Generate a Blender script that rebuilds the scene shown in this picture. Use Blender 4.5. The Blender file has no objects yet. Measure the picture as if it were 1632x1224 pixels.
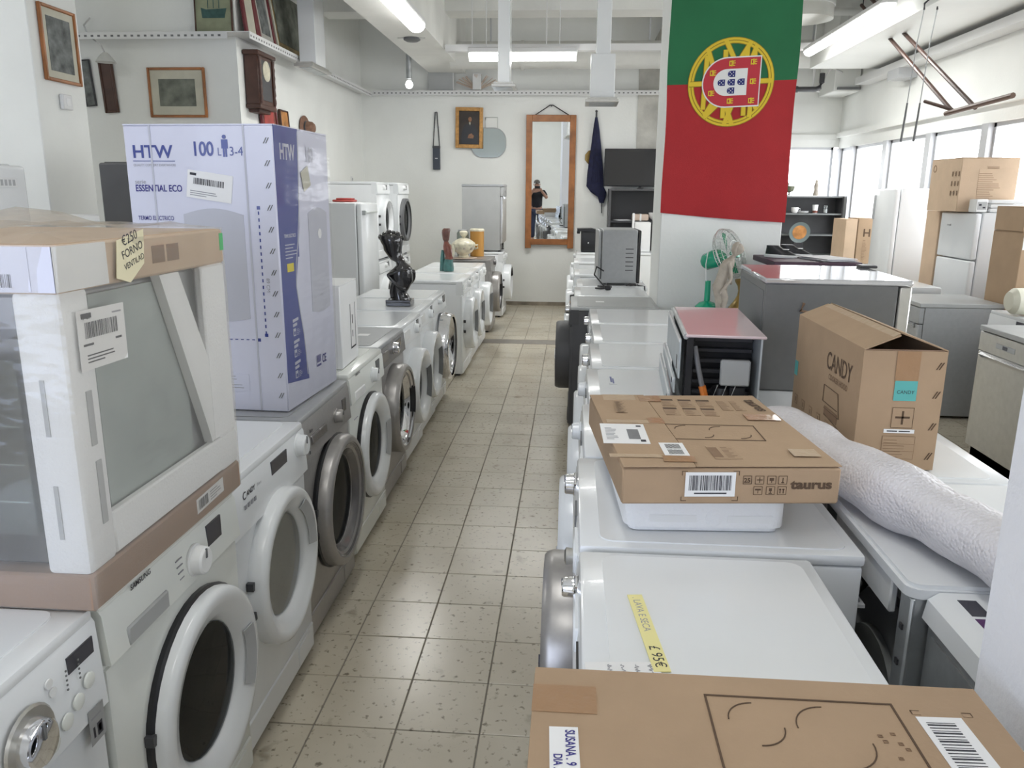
import bpy, bmesh, math, random
from mathutils import Vector, Matrix
random.seed(7)
S = bpy.context.scene
COL = S.collection
PI = math.pi
R_ = math.radians

# ---------------------------------------------------------------- camera, sky, light, exposure
cam = bpy.data.cameras.new('camera'); cam.sensor_width = 36.0; cam.lens = 36.0 * 1262.5 / 1632; cam.clip_start = 0.02
camo = bpy.data.objects.new('camera', cam); COL.objects.link(camo); S.camera = camo
pi_, ya_, ro_ = 0.236266, -0.0727619, -0.0082
fw = Vector((math.sin(ya_)*math.cos(pi_), math.cos(ya_)*math.cos(pi_), -math.sin(pi_)))
rt = Vector((math.cos(ya_), -math.sin(ya_), 0)); dn = fw.cross(rt)
rt2 = math.cos(ro_)*rt + math.sin(ro_)*dn; dn2 = -math.sin(ro_)*rt + math.cos(ro_)*dn
mw = Matrix((rt2, -dn2, -fw)).transposed().to_4x4(); mw.translation = (0, 0, 1.5932); camo.matrix_world = mw

S.view_settings.view_transform = 'Standard'; S.view_settings.look = 'None'; S.view_settings.gamma = 1
S.view_settings.use_curve_mapping = False; S.view_settings.exposure = EXPO = 0.0
S.cycles.max_bounces = 8; S.cycles.diffuse_bounces = 5; S.cycles.glossy_bounces = 4; S.cycles.transparent_max_bounces = 16
S.cycles.sample_clamp_indirect = 6; S.cycles.caustics_reflective = False; S.cycles.caustics_refractive = False

W = bpy.data.worlds.new('sky'); S.world = W; W.use_nodes = True
nt = W.node_tree; bg = nt.nodes['Background']
tc = nt.nodes.new('ShaderNodeTexCoord'); sx = nt.nodes.new('ShaderNodeSeparateXYZ'); rp = nt.nodes.new('ShaderNodeValToRGB')
nt.links.new(tc.outputs['Generated'], sx.inputs[0]); nt.links.new(sx.outputs['Z'], rp.inputs[0]); nt.links.new(rp.outputs[0], bg.inputs[0])
rp.color_ramp.elements[0].color = (.75, .76, .78, 1); rp.color_ramp.elements[0].position = 0.0
rp.color_ramp.elements[1].color = (.93, .96, 1, 1); rp.color_ramp.elements[1].position = 0.35
bg.inputs[1].default_value = SKY = 7.0

def area(name, loc, rot, sx, sy, power, col=(1, 1, 1), portal=False, spread=None):
    l = bpy.data.lights.new(name, 'AREA'); l.shape = 'RECTANGLE'; l.size = sx; l.size_y = sy; l.energy = power; l.color = col
    if spread: l.spread = spread
    if portal: l.cycles.is_portal = True
    o = bpy.data.objects.new(name, l); o.location = loc; o.rotation_euler = rot; COL.objects.link(o); return o
# daylight portals in the window openings (they only guide the sky's light)
area('portal_right', (3.66, 4.8, 1.62), (0, R_(90), 0), 1.2, 13.2, 1, portal=True)
area('portal_back', (3.15, 11.66, 1.80), (R_(-90), 0, 0), .95, .9, 1, portal=True)
area('portal_shop', (-2.6, -2.46, 1.5), (R_(90), 0, 0), 3.4, 2.0, 1, portal=True)

# ---------------------------------------------------------------- materials
MATS = {}
def M(name, col, rough=.5, metal=0, spec=.5, ns=0, na=.0, bump=0, bs=80, coat=0, emit=0, alpha=None):
    m = bpy.data.materials.new(name); m.use_nodes = True; t = m.node_tree; b = t.nodes['Principled BSDF']
    b.inputs['Base Color'].default_value = (*col, 1); b.inputs['Roughness'].default_value = rough
    b.inputs['Metallic'].default_value = metal; b.inputs['Specular IOR Level'].default_value = spec
    b.inputs['Coat Weight'].default_value = coat
    if emit: b.inputs['Emission Color'].default_value = (*col, 1); b.inputs['Emission Strength'].default_value = emit
    if ns:
        c = t.nodes.new('ShaderNodeTexCoord'); n = t.nodes.new('ShaderNodeTexNoise'); n.inputs['Scale'].default_value = ns; n.inputs['Detail'].default_value = 5
        r = t.nodes.new('ShaderNodeValToRGB'); t.links.new(c.outputs['Object'], n.inputs['Vector']); t.links.new(n.outputs['Fac'], r.inputs[0])
        r.color_ramp.elements[0].position = .3; r.color_ramp.elements[1].position = .7
        r.color_ramp.elements[0].color = (*[max(0, x*(1-na)) for x in col], 1); r.color_ramp.elements[1].color = (*[min(1, x*(1+na)) for x in col], 1)
        t.links.new(r.outputs[0], b.inputs['Base Color'])
    if bump:
        c = t.nodes.new('ShaderNodeTexCoord'); n = t.nodes.new('ShaderNodeTexNoise'); n.inputs['Scale'].default_value = bs; n.inputs['Detail'].default_value = 4
        u = t.nodes.new('ShaderNodeBump'); u.inputs['Strength'].default_value = bump; u.inputs['Distance'].default_value = .01
        t.links.new(c.outputs['Object'], n.inputs['Vector']); t.links.new(n.outputs['Fac'], u.inputs['Height']); t.links.new(u.outputs[0], b.inputs['Normal'])
    MATS[name] = m; return m
def film(name, tint, gloss, rough=.12, bump=0, bs=20, fres=.5, milk=0):
    """thin see-through sheet: transparent with a fresnel sheen"""
    m = bpy.data.materials.new(name); m.use_nodes = True; t = m.node_tree; t.nodes.clear()
    o = t.nodes.new('ShaderNodeOutputMaterial'); mx = t.nodes.new('ShaderNodeMixShader'); tr = t.nodes.new('ShaderNodeBsdfTransparent'); g = t.nodes.new('ShaderNodeBsdfGlossy')
    lw = t.nodes.new('ShaderNodeLayerWeight'); lw.inputs['Blend'].default_value = .25; ma = t.nodes.new('ShaderNodeMath'); ma.operation = 'MULTIPLY_ADD'
    ma.inputs[1].default_value = fres; ma.inputs[2].default_value = gloss; ma.use_clamp = True
    tr.inputs[0].default_value = (*tint, 1); g.inputs['Roughness'].default_value = rough
    t.links.new(lw.outputs['Fresnel'], ma.inputs[0]); t.links.new(ma.outputs[0], mx.inputs[0]); 
    src = tr.outputs[0]
    if milk:
        df = t.nodes.new('ShaderNodeBsdfDiffuse'); df.inputs[0].default_value = (.9, .89, .86, 1); tl = t.nodes.new('ShaderNodeBsdfTranslucent'); tl.inputs[0].default_value = (.9, .89, .86, 1)
        m1 = t.nodes.new('ShaderNodeMixShader'); m1.inputs[0].default_value = .4; t.links.new(df.outputs[0], m1.inputs[1]); t.links.new(tl.outputs[0], m1.inputs[2])
        m2 = t.nodes.new('ShaderNodeMixShader'); m2.inputs[0].default_value = milk; t.links.new(tr.outputs[0], m2.inputs[1]); t.links.new(m1.outputs[0], m2.inputs[2]); src = m2.outputs[0]
    t.links.new(src, mx.inputs[1]); t.links.new(g.outputs[0], mx.inputs[2]); t.links.new(mx.outputs[0], o.inputs[0])
    if bump:
        c = t.nodes.new('ShaderNodeTexCoord'); n = t.nodes.new('ShaderNodeTexNoise'); n.inputs['Scale'].default_value = bs; n.inputs['Detail'].default_value = 3
        mp = t.nodes.new('ShaderNodeMapping'); mp.inputs['Scale'].default_value = (1, .35, 1.6)
        u = t.nodes.new('ShaderNodeBump'); u.inputs['Strength'].default_value = bump; u.inputs['Distance'].default_value = .02
        t.links.new(c.outputs['Object'], mp.inputs[0]); t.links.new(mp.outputs[0], n.inputs['Vector']); t.links.new(n.outputs['Fac'], u.inputs['Height'])
        t.links.new(u.outputs[0], g.inputs['Normal']); t.links.new(u.outputs[0], lw.inputs['Normal'])
    MATS[name] = m; return m
M('wall', (.86, .87, .845), .75, ns=1.2, na=.05, bump=.12, bs=40)
M('wall_lav', (.83, .84, .88), .7, ns=1.2, na=.03, bump=.2, bs=60)
M('ceil', (.80, .80, .77), .85, ns=2, na=.06, bump=.15, bs=30)
M('concrete', (.50, .49, .45), .9, ns=4, na=.2, bump=.3, bs=25)
M('duct', (.68, .68, .65), .5, ns=3, na=.08, bump=.3, bs=14)
M('white', (.80, .82, .835), .22, coat=.15, ns=3, na=.02)
M('white_warm', (.80, .82, .78), .25, coat=.15, ns=3, na=.02)
M('white_matte', (.82, .83, .83), .5, ns=5, na=.03)
M('grey_line', (.45, .46, .47), .5)
M('foam', (.86, .87, .88), .75, bump=.25, bs=160)
M('silver', (.36, .345, .335), .32, metal=.55, ns=60, na=.04)
M('silver_dark', (.20, .19, .19), .25, metal=.6)
M('inox', (.55, .54, .51), .30, metal=.85, ns=30, na=.05)
M('inox_grey', (.40, .41, .42), .38, metal=.35, ns=30, na=.04)
M('grey_panel', (.42, .43, .43), .42, ns=6, na=.04)
M('chrome', (.80, .80, .82), .08, metal=1)
M('galv', (.48, .50, .51), .38, metal=.7, ns=9, na=.2)
M('steel_blue', (.52, .56, .58), .45, metal=.3, ns=8, na=.06)
M('black', (.015, .015, .018), .35)
M('black_gloss', (.012, .011, .014), .08, coat=.5)
M('dark', (.05, .05, .055), .35)
M('dark_grey', (.085, .085, .09), .5, ns=5, na=.15)
M('bowl', (.045, .05, .055), .08, coat=.6)
M('bowl_pale', (.42, .40, .37), .2, coat=.3)
M('rubber', (.16, .165, .17), .6)
M('screen', (.055, .055, .07), .15)
M('card', (.41, .285, .18), .8, ns=7, na=.06, bump=.08, bs=120)
M('card_light', (.58, .43, .30), .8, ns=7, na=.06, bump=.08, bs=120)
M('card_dark', (.33, .215, .15), .8, ns=7, na=.08, bump=.08, bs=120)
M('print', (.10, .06, .035), .8)
M('print_soft', (.24, .15, .09), .8)
M('tape', (.36, .21, .11), .3, coat=.2, bump=.3, bs=40)
M('tape_clear', (.47, .35, .235), .48, spec=.3, bump=.5, bs=35)
M('label', (.84, .84, .84), .5)
M('ink', (.03, .03, .04), .6)
M('ink_grey', (.33, .33, .36), .6)
M('ink_blue', (.03, .025, .22), .6)
M('blue', (.035, .055, .27), .35, coat=.3)
M('boxwhite', (.66, .67, .79), .42, coat=.2, ns=4, na=.02)
M('boxpic', (.52, .53, .60), .5)
M('boxpic2', (.52, .53, .60), .5)
M('teal', (.10, .42, .40), .5)
M('yellow', (.85, .78, .36), .7)
M('cream_tag', (.78, .72, .50), .7)
M('yellow_ink', (.75, .62, .03), .5)
M('green_tape', (.08, .45, .16), .4)
M('wood', (.34, .13, .04), .4, ns=6, na=.35)
M('wood_dark', (.07, .03, .02), .4, ns=8, na=.3)
M('gold', (.46, .24, .07), .4, metal=.3, ns=30, na=.25)
M('maroon', (.16, .025, .03), .5, ns=8, na=.2)
M('red_cloth', (.40, .06, .05), .6, ns=8, na=.3)
M('orange_pic', (.45, .20, .06), .6, ns=10, na=.5)
M('hat', (.22, .12, .08), .8, ns=30, na=.2)
M('mirror', (.86, .88, .88), .01, metal=1)
M('flag_green', (.012, .140, .050), .75, ns=3, na=.08, bump=.15, bs=300)
M('flag_red', (.40, .016, .020), .75, ns=3, na=.08, bump=.15, bs=300)
M('flag_yellow', (.72, .52, .03), .7)
M('flag_edge', (.30, .20, .01), .7)
M('flag_white', (.78, .78, .76), .7)
M('flag_blue', (.02, .025, .16), .7)
M('flag_badge', (.50, .03, .045), .7)
M('navy', (.012, .014, .05), .8, ns=20, na=.3)
M('skin', (.42, .24, .17), .6)
M('hair', (.10, .09, .08), .7)
M('shirt', (.012, .013, .018), .8)
M('jeans', (.03, .04, .08), .8)
M('bronze_black', (.012, .011, .013), .16, coat=.7, ns=30, na=.3)
M('clay_red', (.20, .065, .045), .3, coat=.3, ns=25, na=.35)
M('clay_green', (.05, .16, .15), .3, coat=.3, ns=25, na=.25)
M('ivory', (.66, .62, .48), .35, coat=.3, ns=18, na=.25)
M('amber', (.55, .27, .05), .3, coat=.3, ns=4, na=.08)
M('stone', (.42, .37, .31), .6, ns=20, na=.2)
M('old_gold', (.30, .20, .06), .3, metal=.45, ns=20, na=.35)
M('fan_green', (.0, .36, .20), .2, coat=.5)
M('fan_blade', (.02, .30, .15), .3)
M('wire', (.62, .64, .62), .3, metal=.6)
M('cable', (.02, .02, .022), .5)
M('hose', (.20, .20, .21), .5)
M('orange', (.70, .20, .03), .5)
M('purple', (.10, .03, .13), .4)
M('cream_roll', (.70, .68, .56), .45, bump=.3, bs=8)
M('paper', (.78, .78, .80), .7)
M('paper_brown', (.62, .50, .42), .7)
M('old_paper', (.58, .56, .46), .8, ns=6, na=.1)
M('engraving', (.16, .17, .165), .8, ns=14, na=.6)
M('seascape', (.17, .18, .15), .8, ns=9, na=.5)
M('ship_ground', (.30, .32, .21), .8, ns=8, na=.2)
M('ship', (.05, .11, .10), .8, ns=20, na=.3)
M('portrait', (.030, .020, .015), .5, ns=7, na=.5)
M('tube', (1, 1, .97), .5, emit=9)
M('frame_alu', (.55, .56, .58), .4, metal=.3)
M('grout', (.22, .20, .17), .9)
M('post_plastic', (.75, .75, .75), .4)
film('pane', (.98, .985, .985), .01, .02, fres=.12)
film('pane_tinted', (.86, .90, .99), .01, .02, fres=.12)  # unseen shop panes, blue tint added to cool the daylight from behind
film('door_glass', (.34, .36, .37), .03, .03, fres=.35)
film('wrap', (.98, .97, .95), .03, .14, bump=.5, bs=7, fres=.35, milk=.20)
film('wrap_light', (.98, .98, .98), .04, .12, bump=.5, bs=6, fres=.35, milk=.06)
film('oven_glass', (.55, .62, .60), .10, .06)
film('clear', (.9, .92, .92), .08, .05)

# floor tile: speckled terrazzo, tone varies tile by tile
m = M('tile', (.5, .45, .36), .24, spec=.5); t = m.node_tree; b = t.nodes['Principled BSDF']
c = t.nodes.new('ShaderNodeTexCoord'); oi = t.nodes.new('ShaderNodeObjectInfo')
def nz(sc, det=6, src='Object'):
    n = t.nodes.new('ShaderNodeTexNoise'); n.inputs['Scale'].default_value = sc; n.inputs['Detail'].default_value = det
    g = t.nodes.new('ShaderNodeNewGeometry'); t.links.new(g.outputs['Position'], n.inputs['Vector']); return n
def ramp(p0, c0, p1, c1):
    r = t.nodes.new('ShaderNodeValToRGB'); r.color_ramp.elements[0].position = p0; r.color_ramp.elements[1].position = p1
    r.color_ramp.elements[0].color = (*c0, 1); r.color_ramp.elements[1].color = (*c1, 1); return r
n1 = nz(2.3); r1 = ramp(.3, (.50, .445, .35), .7, (.61, .555, .45)); t.links.new(n1.outputs['Fac'], r1.inputs[0])
n2 = nz(46, 3); r2 = ramp(.29, (.42, .40, .38), .40, (1, 1, 1)); t.links.new(n2.outputs['Fac'], r2.inputs[0])
n3 = nz(9, 4); r3 = ramp(.24, (.6, .58, .55), .36, (1, 1, 1)); t.links.new(n3.outputs['Fac'], r3.inputs[0])
def mul(a, bb):
    x = t.nodes.new('ShaderNodeMix'); x.data_type = 'RGBA'; x.blend_type = 'MULTIPLY'; x.inputs[0].default_value = 1
    t.links.new(a, x.inputs[6]); t.links.new(bb, x.inputs[7]); return x.outputs[2]
r4 = ramp(0, (.93, .93, .92), 1, (1, 1, 1)); t.links.new(oi.outputs['Random'], r4.inputs[0])
t.links.new(mul(mul(mul(r1.outputs[0], r2.outputs[0]), r3.outputs[0]), r4.outputs[0]), b.inputs['Base Color'])
# bubble film over the roll
m = M('bubble', (.72, .70, .73), .36, coat=.15); t = m.node_tree; b = t.nodes['Principled BSDF']
c = t.nodes.new('ShaderNodeTexCoord'); v = t.nodes.new('ShaderNodeTexVoronoi'); v.inputs['Scale'].default_value = 130
u = t.nodes.new('ShaderNodeBump'); u.inputs['Strength'].default_value = .45; u.inputs['Distance'].default_value = .006; u.invert = True
t.links.new(c.outputs['Object'], v.inputs['Vector']); t.links.new(v.outputs['Distance'], u.inputs['Height']); t.links.new(u.outputs[0], b.inputs['Normal'])

# ---------------------------------------------------------------- mesh helpers
def mat(x): return MATS[x] if isinstance(x, str) else x
class B:
    """collects shapes, then links them as ONE mesh object"""
    def __init__(s): s.bm = bmesh.new()
    def box(s, x0, x1, y0, y1, z0, z1, bev=0, mi=0, seg=1):
        vs = [s.bm.verts.new(p) for p in ((x0,y0,z0),(x1,y0,z0),(x1,y1,z0),(x0,y1,z0),(x0,y0,z1),(x1,y0,z1),(x1,y1,z1),(x0,y1,z1))]
        fs = [s.bm.faces.new([vs[i] for i in f]) for f in ((3,2,1,0),(4,5,6,7),(0,1,5,4),(1,2,6,5),(2,3,7,6),(3,0,4,7))]
        for f in fs: f.material_index = mi
        if bev:
            es = set(e for f in fs for e in f.edges)
            bmesh.ops.bevel(s.bm, geom=list(es), offset=bev, segments=seg, affect='EDGES', profile=.5)
        return s
    def face(s, pts, mi=0):
        f = s.bm.faces.new([s.bm.verts.new(p) for p in pts]); f.material_index = mi; return s
    def prism(s, pts, d, mi=0):
        """planar polygon pushed along vector d"""
        d = Vector(d); a = [s.bm.verts.new(p) for p in pts]; b = [s.bm.verts.new(Vector(p)+d) for p in pts]; n = len(a)
        fs = [s.bm.faces.new(a[::-1]), s.bm.faces.new(b)] + [s.bm.faces.new((a[i], a[(i+1)%n], b[(i+1)%n], b[i])) for i in range(n)]
        for f in fs: f.material_index = mi
        bmesh.ops.recalc_face_normals(s.bm, faces=fs); return s
    def lathe(s, prof, o=(0,0,0), ax='z', n=24, mi=0, sx=1, sy=1, cap=True):
        """prof: (radius, height along ax)"""
        rings = []
        for r, h in prof:
            ring = []
            for i in range(n):
                a = 2*PI*i/n; u, w = r*math.cos(a)*sx, r*math.sin(a)*sy
                p = {'z': (u, w, h), 'y': (u, -h, w), 'x': (h, u, w)}[ax]      # 'y' points towards -y
                ring.append(s.bm.verts.new((p[0]+o[0], p[1]+o[1], p[2]+o[2])))
            rings.append(ring)
        fs = []
        for a, b in zip(rings, rings[1:]):
            for i in range(n): fs.append(s.bm.faces.new((a[i], a[(i+1)%n], b[(i+1)%n], b[i])))
        for e, rr in ((0, prof[0][0]), (-1, prof[-1][0])):
            if cap and rr > 1e-4: fs.append(s.bm.faces.new(rings[e]))
        for f in fs: f.material_index = mi; f.smooth = True
        bmesh.ops.recalc_face_normals(s.bm, faces=fs); return s
    def loft(s, rings, n=14, mi=0):
        """rings: (cx, cy, z, rx, ry)"""
        rs = []
        for cx, cy, z, rx, ry in rings:
            rs.append([s.bm.verts.new((cx+rx*math.cos(2*PI*i/n), cy+ry*math.sin(2*PI*i/n), z)) for i in range(n)])
        fs = [s.bm.faces.new((a[i], a[(i+1)%n], b[(i+1)%n], b[i])) for a, b in zip(rs, rs[1:]) for i in range(n)]
        fs += [s.bm.faces.new(rs[0][::-1]), s.bm.faces.new(rs[-1])]
        for f in fs: f.material_index = mi; f.smooth = True
        bmesh.ops.recalc_face_normals(s.bm, faces=fs); return s
    def tube(s, pts, r, n=8, mi=0, r1=None):
        pts = [Vector(p) for p in pts]; rs = []
        up = Vector((0, 0, 1))
        for i, p in enumerate(pts):
            d = (pts[min(i+1, len(pts)-1)] - pts[max(i-1, 0)]).normalized()
            x = d.cross(up if abs(d.z) < .95 else Vector((1, 0, 0))).normalized(); y = d.cross(x)
            rr = r if r1 is None else r + (r1-r)*i/(len(pts)-1)
            rs.append([s.bm.verts.new(p + x*rr*math.cos(2*PI*k/n) + y*rr*math.sin(2*PI*k/n)) for k in range(n)])
        fs = [s.bm.faces.new((a[i], a[(i+1)%n], b[(i+1)%n], b[i])) for a, b in zip(rs, rs[1:]) for i in range(n)]
        fs += [s.bm.faces.new(rs[0][::-1]), s.bm.faces.new(rs[-1])]
        for f in fs: f.material_index = mi; f.smooth = True
        bmesh.ops.recalc_face_normals(s.bm, faces=fs); return s
    def build(s, name, ms, parent=None, loc=None, rot=None, smooth=False, label=None, kind=None):
        me = bpy.data.meshes.new(name); s.bm.to_mesh(me); s.bm.free()
        for x in (ms if isinstance(ms, (list, tuple)) else [ms]): me.materials.append(mat(x))
        if smooth: me.shade_smooth()
        me.set_sharp_from_angle(angle=R_(38))
        return link(name, me, parent, loc, rot, label, kind)
def link(name, data, parent=None, loc=None, rot=None, label=None, kind=None):
    o = bpy.data.objects.new(name, data); COL.objects.link(o)
    if parent: o.parent = parent
    if loc: o.location = loc
    if rot: o.rotation_euler = rot
    if label: o['label'] = label
    if kind: o['kind'] = kind
    return o
def tag(o, label, cat, group=None):
    o['label'] = label; o['category'] = cat
    if group: o['group'] = group
    return o
def thing(name, label, cat, loc=(0,0,0), rz=0, group=None, rot=None):
    o = bpy.data.objects.new(name, None); o.empty_display_size = .1; COL.objects.link(o); o.location = loc
    o.rotation_euler = rot if rot else (0, 0, rz)
    return tag(o, label, cat, group)
def struct(name, b, m, parent=None):
    return b.build(name, m, parent, kind='structure' if not parent else None)
FACE = {'front': (R_(90), 0, 0), 'right': (R_(90), 0, R_(90)), 'left': (R_(90), 0, R_(-90)), 'back': (R_(90), 0, R_(180)), 'top': (0, 0, 0)}
def text(s, size, m, parent, loc, face='front', roll=0, name='lettering', bold=0, align='LEFT', sx=1):
    c = bpy.data.curves.new(name, 'FONT'); c.body = s; c.size = size; c.align_x = align; c.offset = bold; c.resolution_u = 4
    c.materials.append(mat(m)); o = link(name, c, parent)
    e = FACE[face] if isinstance(face, str) else face
    mm = Matrix.Rotation(e[2], 4, 'Z') @ Matrix.Rotation(e[0], 4, 'X') @ Matrix.Rotation(roll, 4, 'Z')
    o.rotation_euler = mm.to_euler(); o.location = loc; o.scale = (sx, 1, 1); return o
def patch(w, h, m, parent, loc, face='front', roll=0, name='label', extra=None):
    """thin flat sticker of w x h with optional printed rectangles extra=[(x,y,w,h,mat)], origin lower left"""
    b = B(); ms = [m]; b.box(0, w, 0, h, 0, .0006)
    for (x, y, ww, hh, mm) in (extra or []):
        if mm not in ms: ms.append(mm)
        b.face([(x, y, .0009), (x+ww, y, .0009), (x+ww, y+hh, .0009), (x, y+hh, .0009)], ms.index(mm))
    o = b.build(name, ms, parent)
    e = FACE[face] if isinstance(face, str) else face
    o.rotation_euler = (Matrix.Rotation(e[2], 4, 'Z') @ Matrix.Rotation(e[0], 4, 'X') @ Matrix.Rotation(roll, 4, 'Z')).to_euler(); o.location = loc; return o
def bars(x, y, w, h, n, m='ink', seed=1):
    r = random.Random(seed); out = []; cx = 0
    ws = [r.choice((1, 1, 2, 3)) for _ in range(n)]; gs = [r.choice((1, 1, 2)) for _ in range(n)]; k = w/(sum(ws)+sum(gs))
    for a, g in zip(ws, gs): out.append((x+cx, y, a*k, h, m)); cx += (a+g)*k
    return out
def lines(x, y, w, h, n, m='ink_grey', seed=1, fill=.4):
    r = random.Random(seed); d = h/n
    return [(x, y+i*d, w*r.uniform(.5, 1), d*fill, m) for i in range(n)]
# ================================================================ the room
YB, XR, XL, YF, ZC = 11.58, 3.6, -3.0, -2.4, 3.95
T = .256; TX0, TY0 = -.7533, 2.0728
floor = struct('floor', B().box(-5.7, 3.8, YF-.1, YB+.1, -.12, -.004), 'grout')
tile_me = None
def tile_mesh():
    b = B(); g = .0022
    b.box(g, T-g, g, T-g, -.008, 0, bev=.0015); me = bpy.data.meshes.new('tile'); b.bm.to_mesh(me); b.bm.free(); me.materials.append(MATS['tile']); return me
tile_me = tile_mesh()
aisle = set((i, j) for i in range(-2, 4) for j in range(-3, 26))
rest = B()
for i in range(-19, 18):
    for j in range(-18, 38):
        x, y = TX0+i*T, TY0+j*T
        if 8.42 < y+T/2 < 8.80 and x > -1.9: continue
        if (i, j) in aisle:
            o = bpy.data.objects.new('tile', tile_me); COL.objects.link(o); o.parent = floor
            o.location = (x, y, random.uniform(-.0008, .0006)); o.rotation_euler = (random.uniform(-.002, .002), random.uniform(-.002, .002), 0)
        else:
            rest.box(x+.0022, x+T-.0022, y+.0022, y+T-.0022, -.004, 0)
rest.build('tile_field', 'tile', floor, kind='stuff')
ys = TY0+25*T
struct('trim_1', B().box(-1.75, 3.6, 8.473+.004, 8.729-.004, -.004, .0006), M('strip', (.21, .19, .165), .4, ns=12, na=.15))

def slab(name, x0, x1, y0, y1, z0, z1, m='wall', bev=0): return struct(name, B().box(x0, x1, y0, y1, z0, z1, bev), m)
slab('wall_back', -3.15, 2.7, YB, YB+.15, 0, ZC)
slab('wall_back_sill', 2.7, 3.75, YB, YB+.15, 0, 1.32)
slab('wall_back_lintel', 2.7, 3.75, YB, YB+.15, 2.24, ZC)
slab('wall_left', -3.15, XL, 7.3, YB, 0, ZC)
slab('wall_left_return', -5.65, -3.15, 7.3, 7.45, 0, ZC)
slab('wall_left_front', -5.65, -5.5, YF, 7.3, 0, ZC)
slab('wall_right', XR, XR+.15, YF, YB, 0, 1.02)
slab('wall_right_lintel', XR, XR+.15, YF, YB, 2.22, ZC)
slab('wall_front', -.8, 3.75, YF-.15, YF, 0, ZC)
slab('wall_front_lintel', -5.65, -.8, YF-.15, YF, 2.5, 3.95)
slab('wall_front_sill', -5.65, -.8, YF-.15, YF, 0, .5)
slab('wall_front_pier', -5.65, -4.3, YF-.15, YF, .5, 2.5)
slab('ceiling', -5.7, 3.8, YF-.2, YB+.2, ZC, ZC+.15, 'ceil')
# a bare concrete stretch of the back wall beside the mirror
slab('wall_back_patch', .86, 1.75, YB-.012, YB, 1.7, 3.35, 'concrete')
slab('baseboard_back', -3.0, 2.7, YB-.015, YB, 0, .05, M('dirt_base', (.30, .26, .21), .9, ns=8, na=.3))
# ledge moulding of the right wall under the lintel
slab('trim_2', XR-.05, XR, YF, YB, 2.36, 2.42, 'wall')
slab('trim_3', 2.0, XR-.05, YB-.04, YB, 2.34, 2.40, 'wall')

# ---- windows: frame bars, a pane, posts
def window(n, p0, p1, z0, z1, axis):
    """opening from p0 to p1 along axis 'y' (right wall) or 'x' (back / front wall)"""
    b = B(); f = .035
    if axis == 'y':
        X0, X1 = XR+.03, XR+.09
        b.box(X0, X1, p0, p1, z0, z0+f); b.box(X0, X1, p0, p1, z1-f, z1); b.box(X0, X1, p0, p0+f, z0, z1); b.box(X0, X1, p1-f, p1, z0, z1)
        pane = B().box(XR+.058, XR+.062, p0+f, p1-f, z0+f, z1-f)
    else:
        y = YB+.03 if axis == 'x' else YF-.09
        b.box(p0, p1, y, y+.06, z0, z0+f); b.box(p0, p1, y, y+.06, z1-f, z1); b.box(p0, p0+f, y, y+.06, z0, z1); b.box(p1-f, p1, y, y+.06, z0, z1)
        pane = B().box(p0+f, p1-f, y+.028, y+.032, z0+f, z1-f)
    o = b.build('window_%d' % n, 'frame_alu', kind='structure'); pane.build('pane', 'pane_tinted' if axis == 'f' else 'pane', o); return o
n = 1; y = -2.3
edges = [-2.35, -1.65, -.5, .65, 1.8, 2.95, 4.1, 5.25, 6.4, 7.55, 8.7, 9.85, 11.0, 11.55]
for a, c in zip(edges, edges[1:]):
    window(n, a+.06, c-.06, 1.02, 2.22, 'y'); n += 1
for k, e in enumerate(edges):
    slab('trim_%d' % (10+k), XR-.02, XR+.13, max(e-.06, YF), min(e+.06, YB), 1.02, 2.22, 'frame_alu')
window(n, 2.72, 3.55, 1.32, 2.24, 'x'); n += 1
for a, c in ((-4.3, -2.55), (-2.55, -.8)):
    window(n, a, c, .5, 2.5, 'f'); n += 1
# ---- columns
slab('pillar', .62, 1.06, .50, 1.103, 0, ZC, 'wall_lav', .004)
slab('column', .60, 1.41, 5.56, 6.12, 0, ZC, 'wall', .006)
slab('pillar.001', -4.1, -3.33, 4.96, 5.48, 0, ZC, 'wall', .006)
# ---- ceiling beams, concrete, duct
slab('beam', -2.02, -1.52, 2.0, 11.58, 3.2, ZC, 'ceil')
slab('beam.001', -3.0, 3.6, 9.75, 10.15, 3.62, ZC, 'ceil')
slab('beam.002', 1.05, 1.75, 10.7, 11.58, 3.35, 3.62, 'concrete')
slab('beam.003', 2.75, 3.6, 5.5, 10.2, 3.05, 3.3, 'wall')
def tagged(o, l, c, g=None): return tag(o, l, c, g)
d = thing('ventilation_duct', 'fat white ventilation duct running along the back wall under the ceiling', 'duct', (-1.6, 10.75, 3.30))
B().lathe([(.165, 0), (.165, 4.9)], ax='x', n=28).build('duct_pipe', 'duct', d)
for x in (.9, 2.0, 3.1, 4.2): B().lathe([(.178, x), (.178, x+.04)], ax='x', n=28).build('duct_joint', 'duct', d)
for x in (.5, 2.5, 4.5): B().box(x, x+.02, -.012, .012, .16, .65).build('duct_strap', 'frame_alu', d)
d = thing('duct_drum', 'wide round white duct section beside the flag under the ceiling', 'duct', (2.28, 8.9, 3.33))
B().lathe([(.30, 0), (.30, .26), (.26, .28), (.26, .50), (.30, .52), (.30, .60)], n=32).build('drum_body', 'duct', d)
B().lathe([(.31, .12), (.31, .16)], n=32).build('drum_band', 'white_matte', d)
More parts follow.
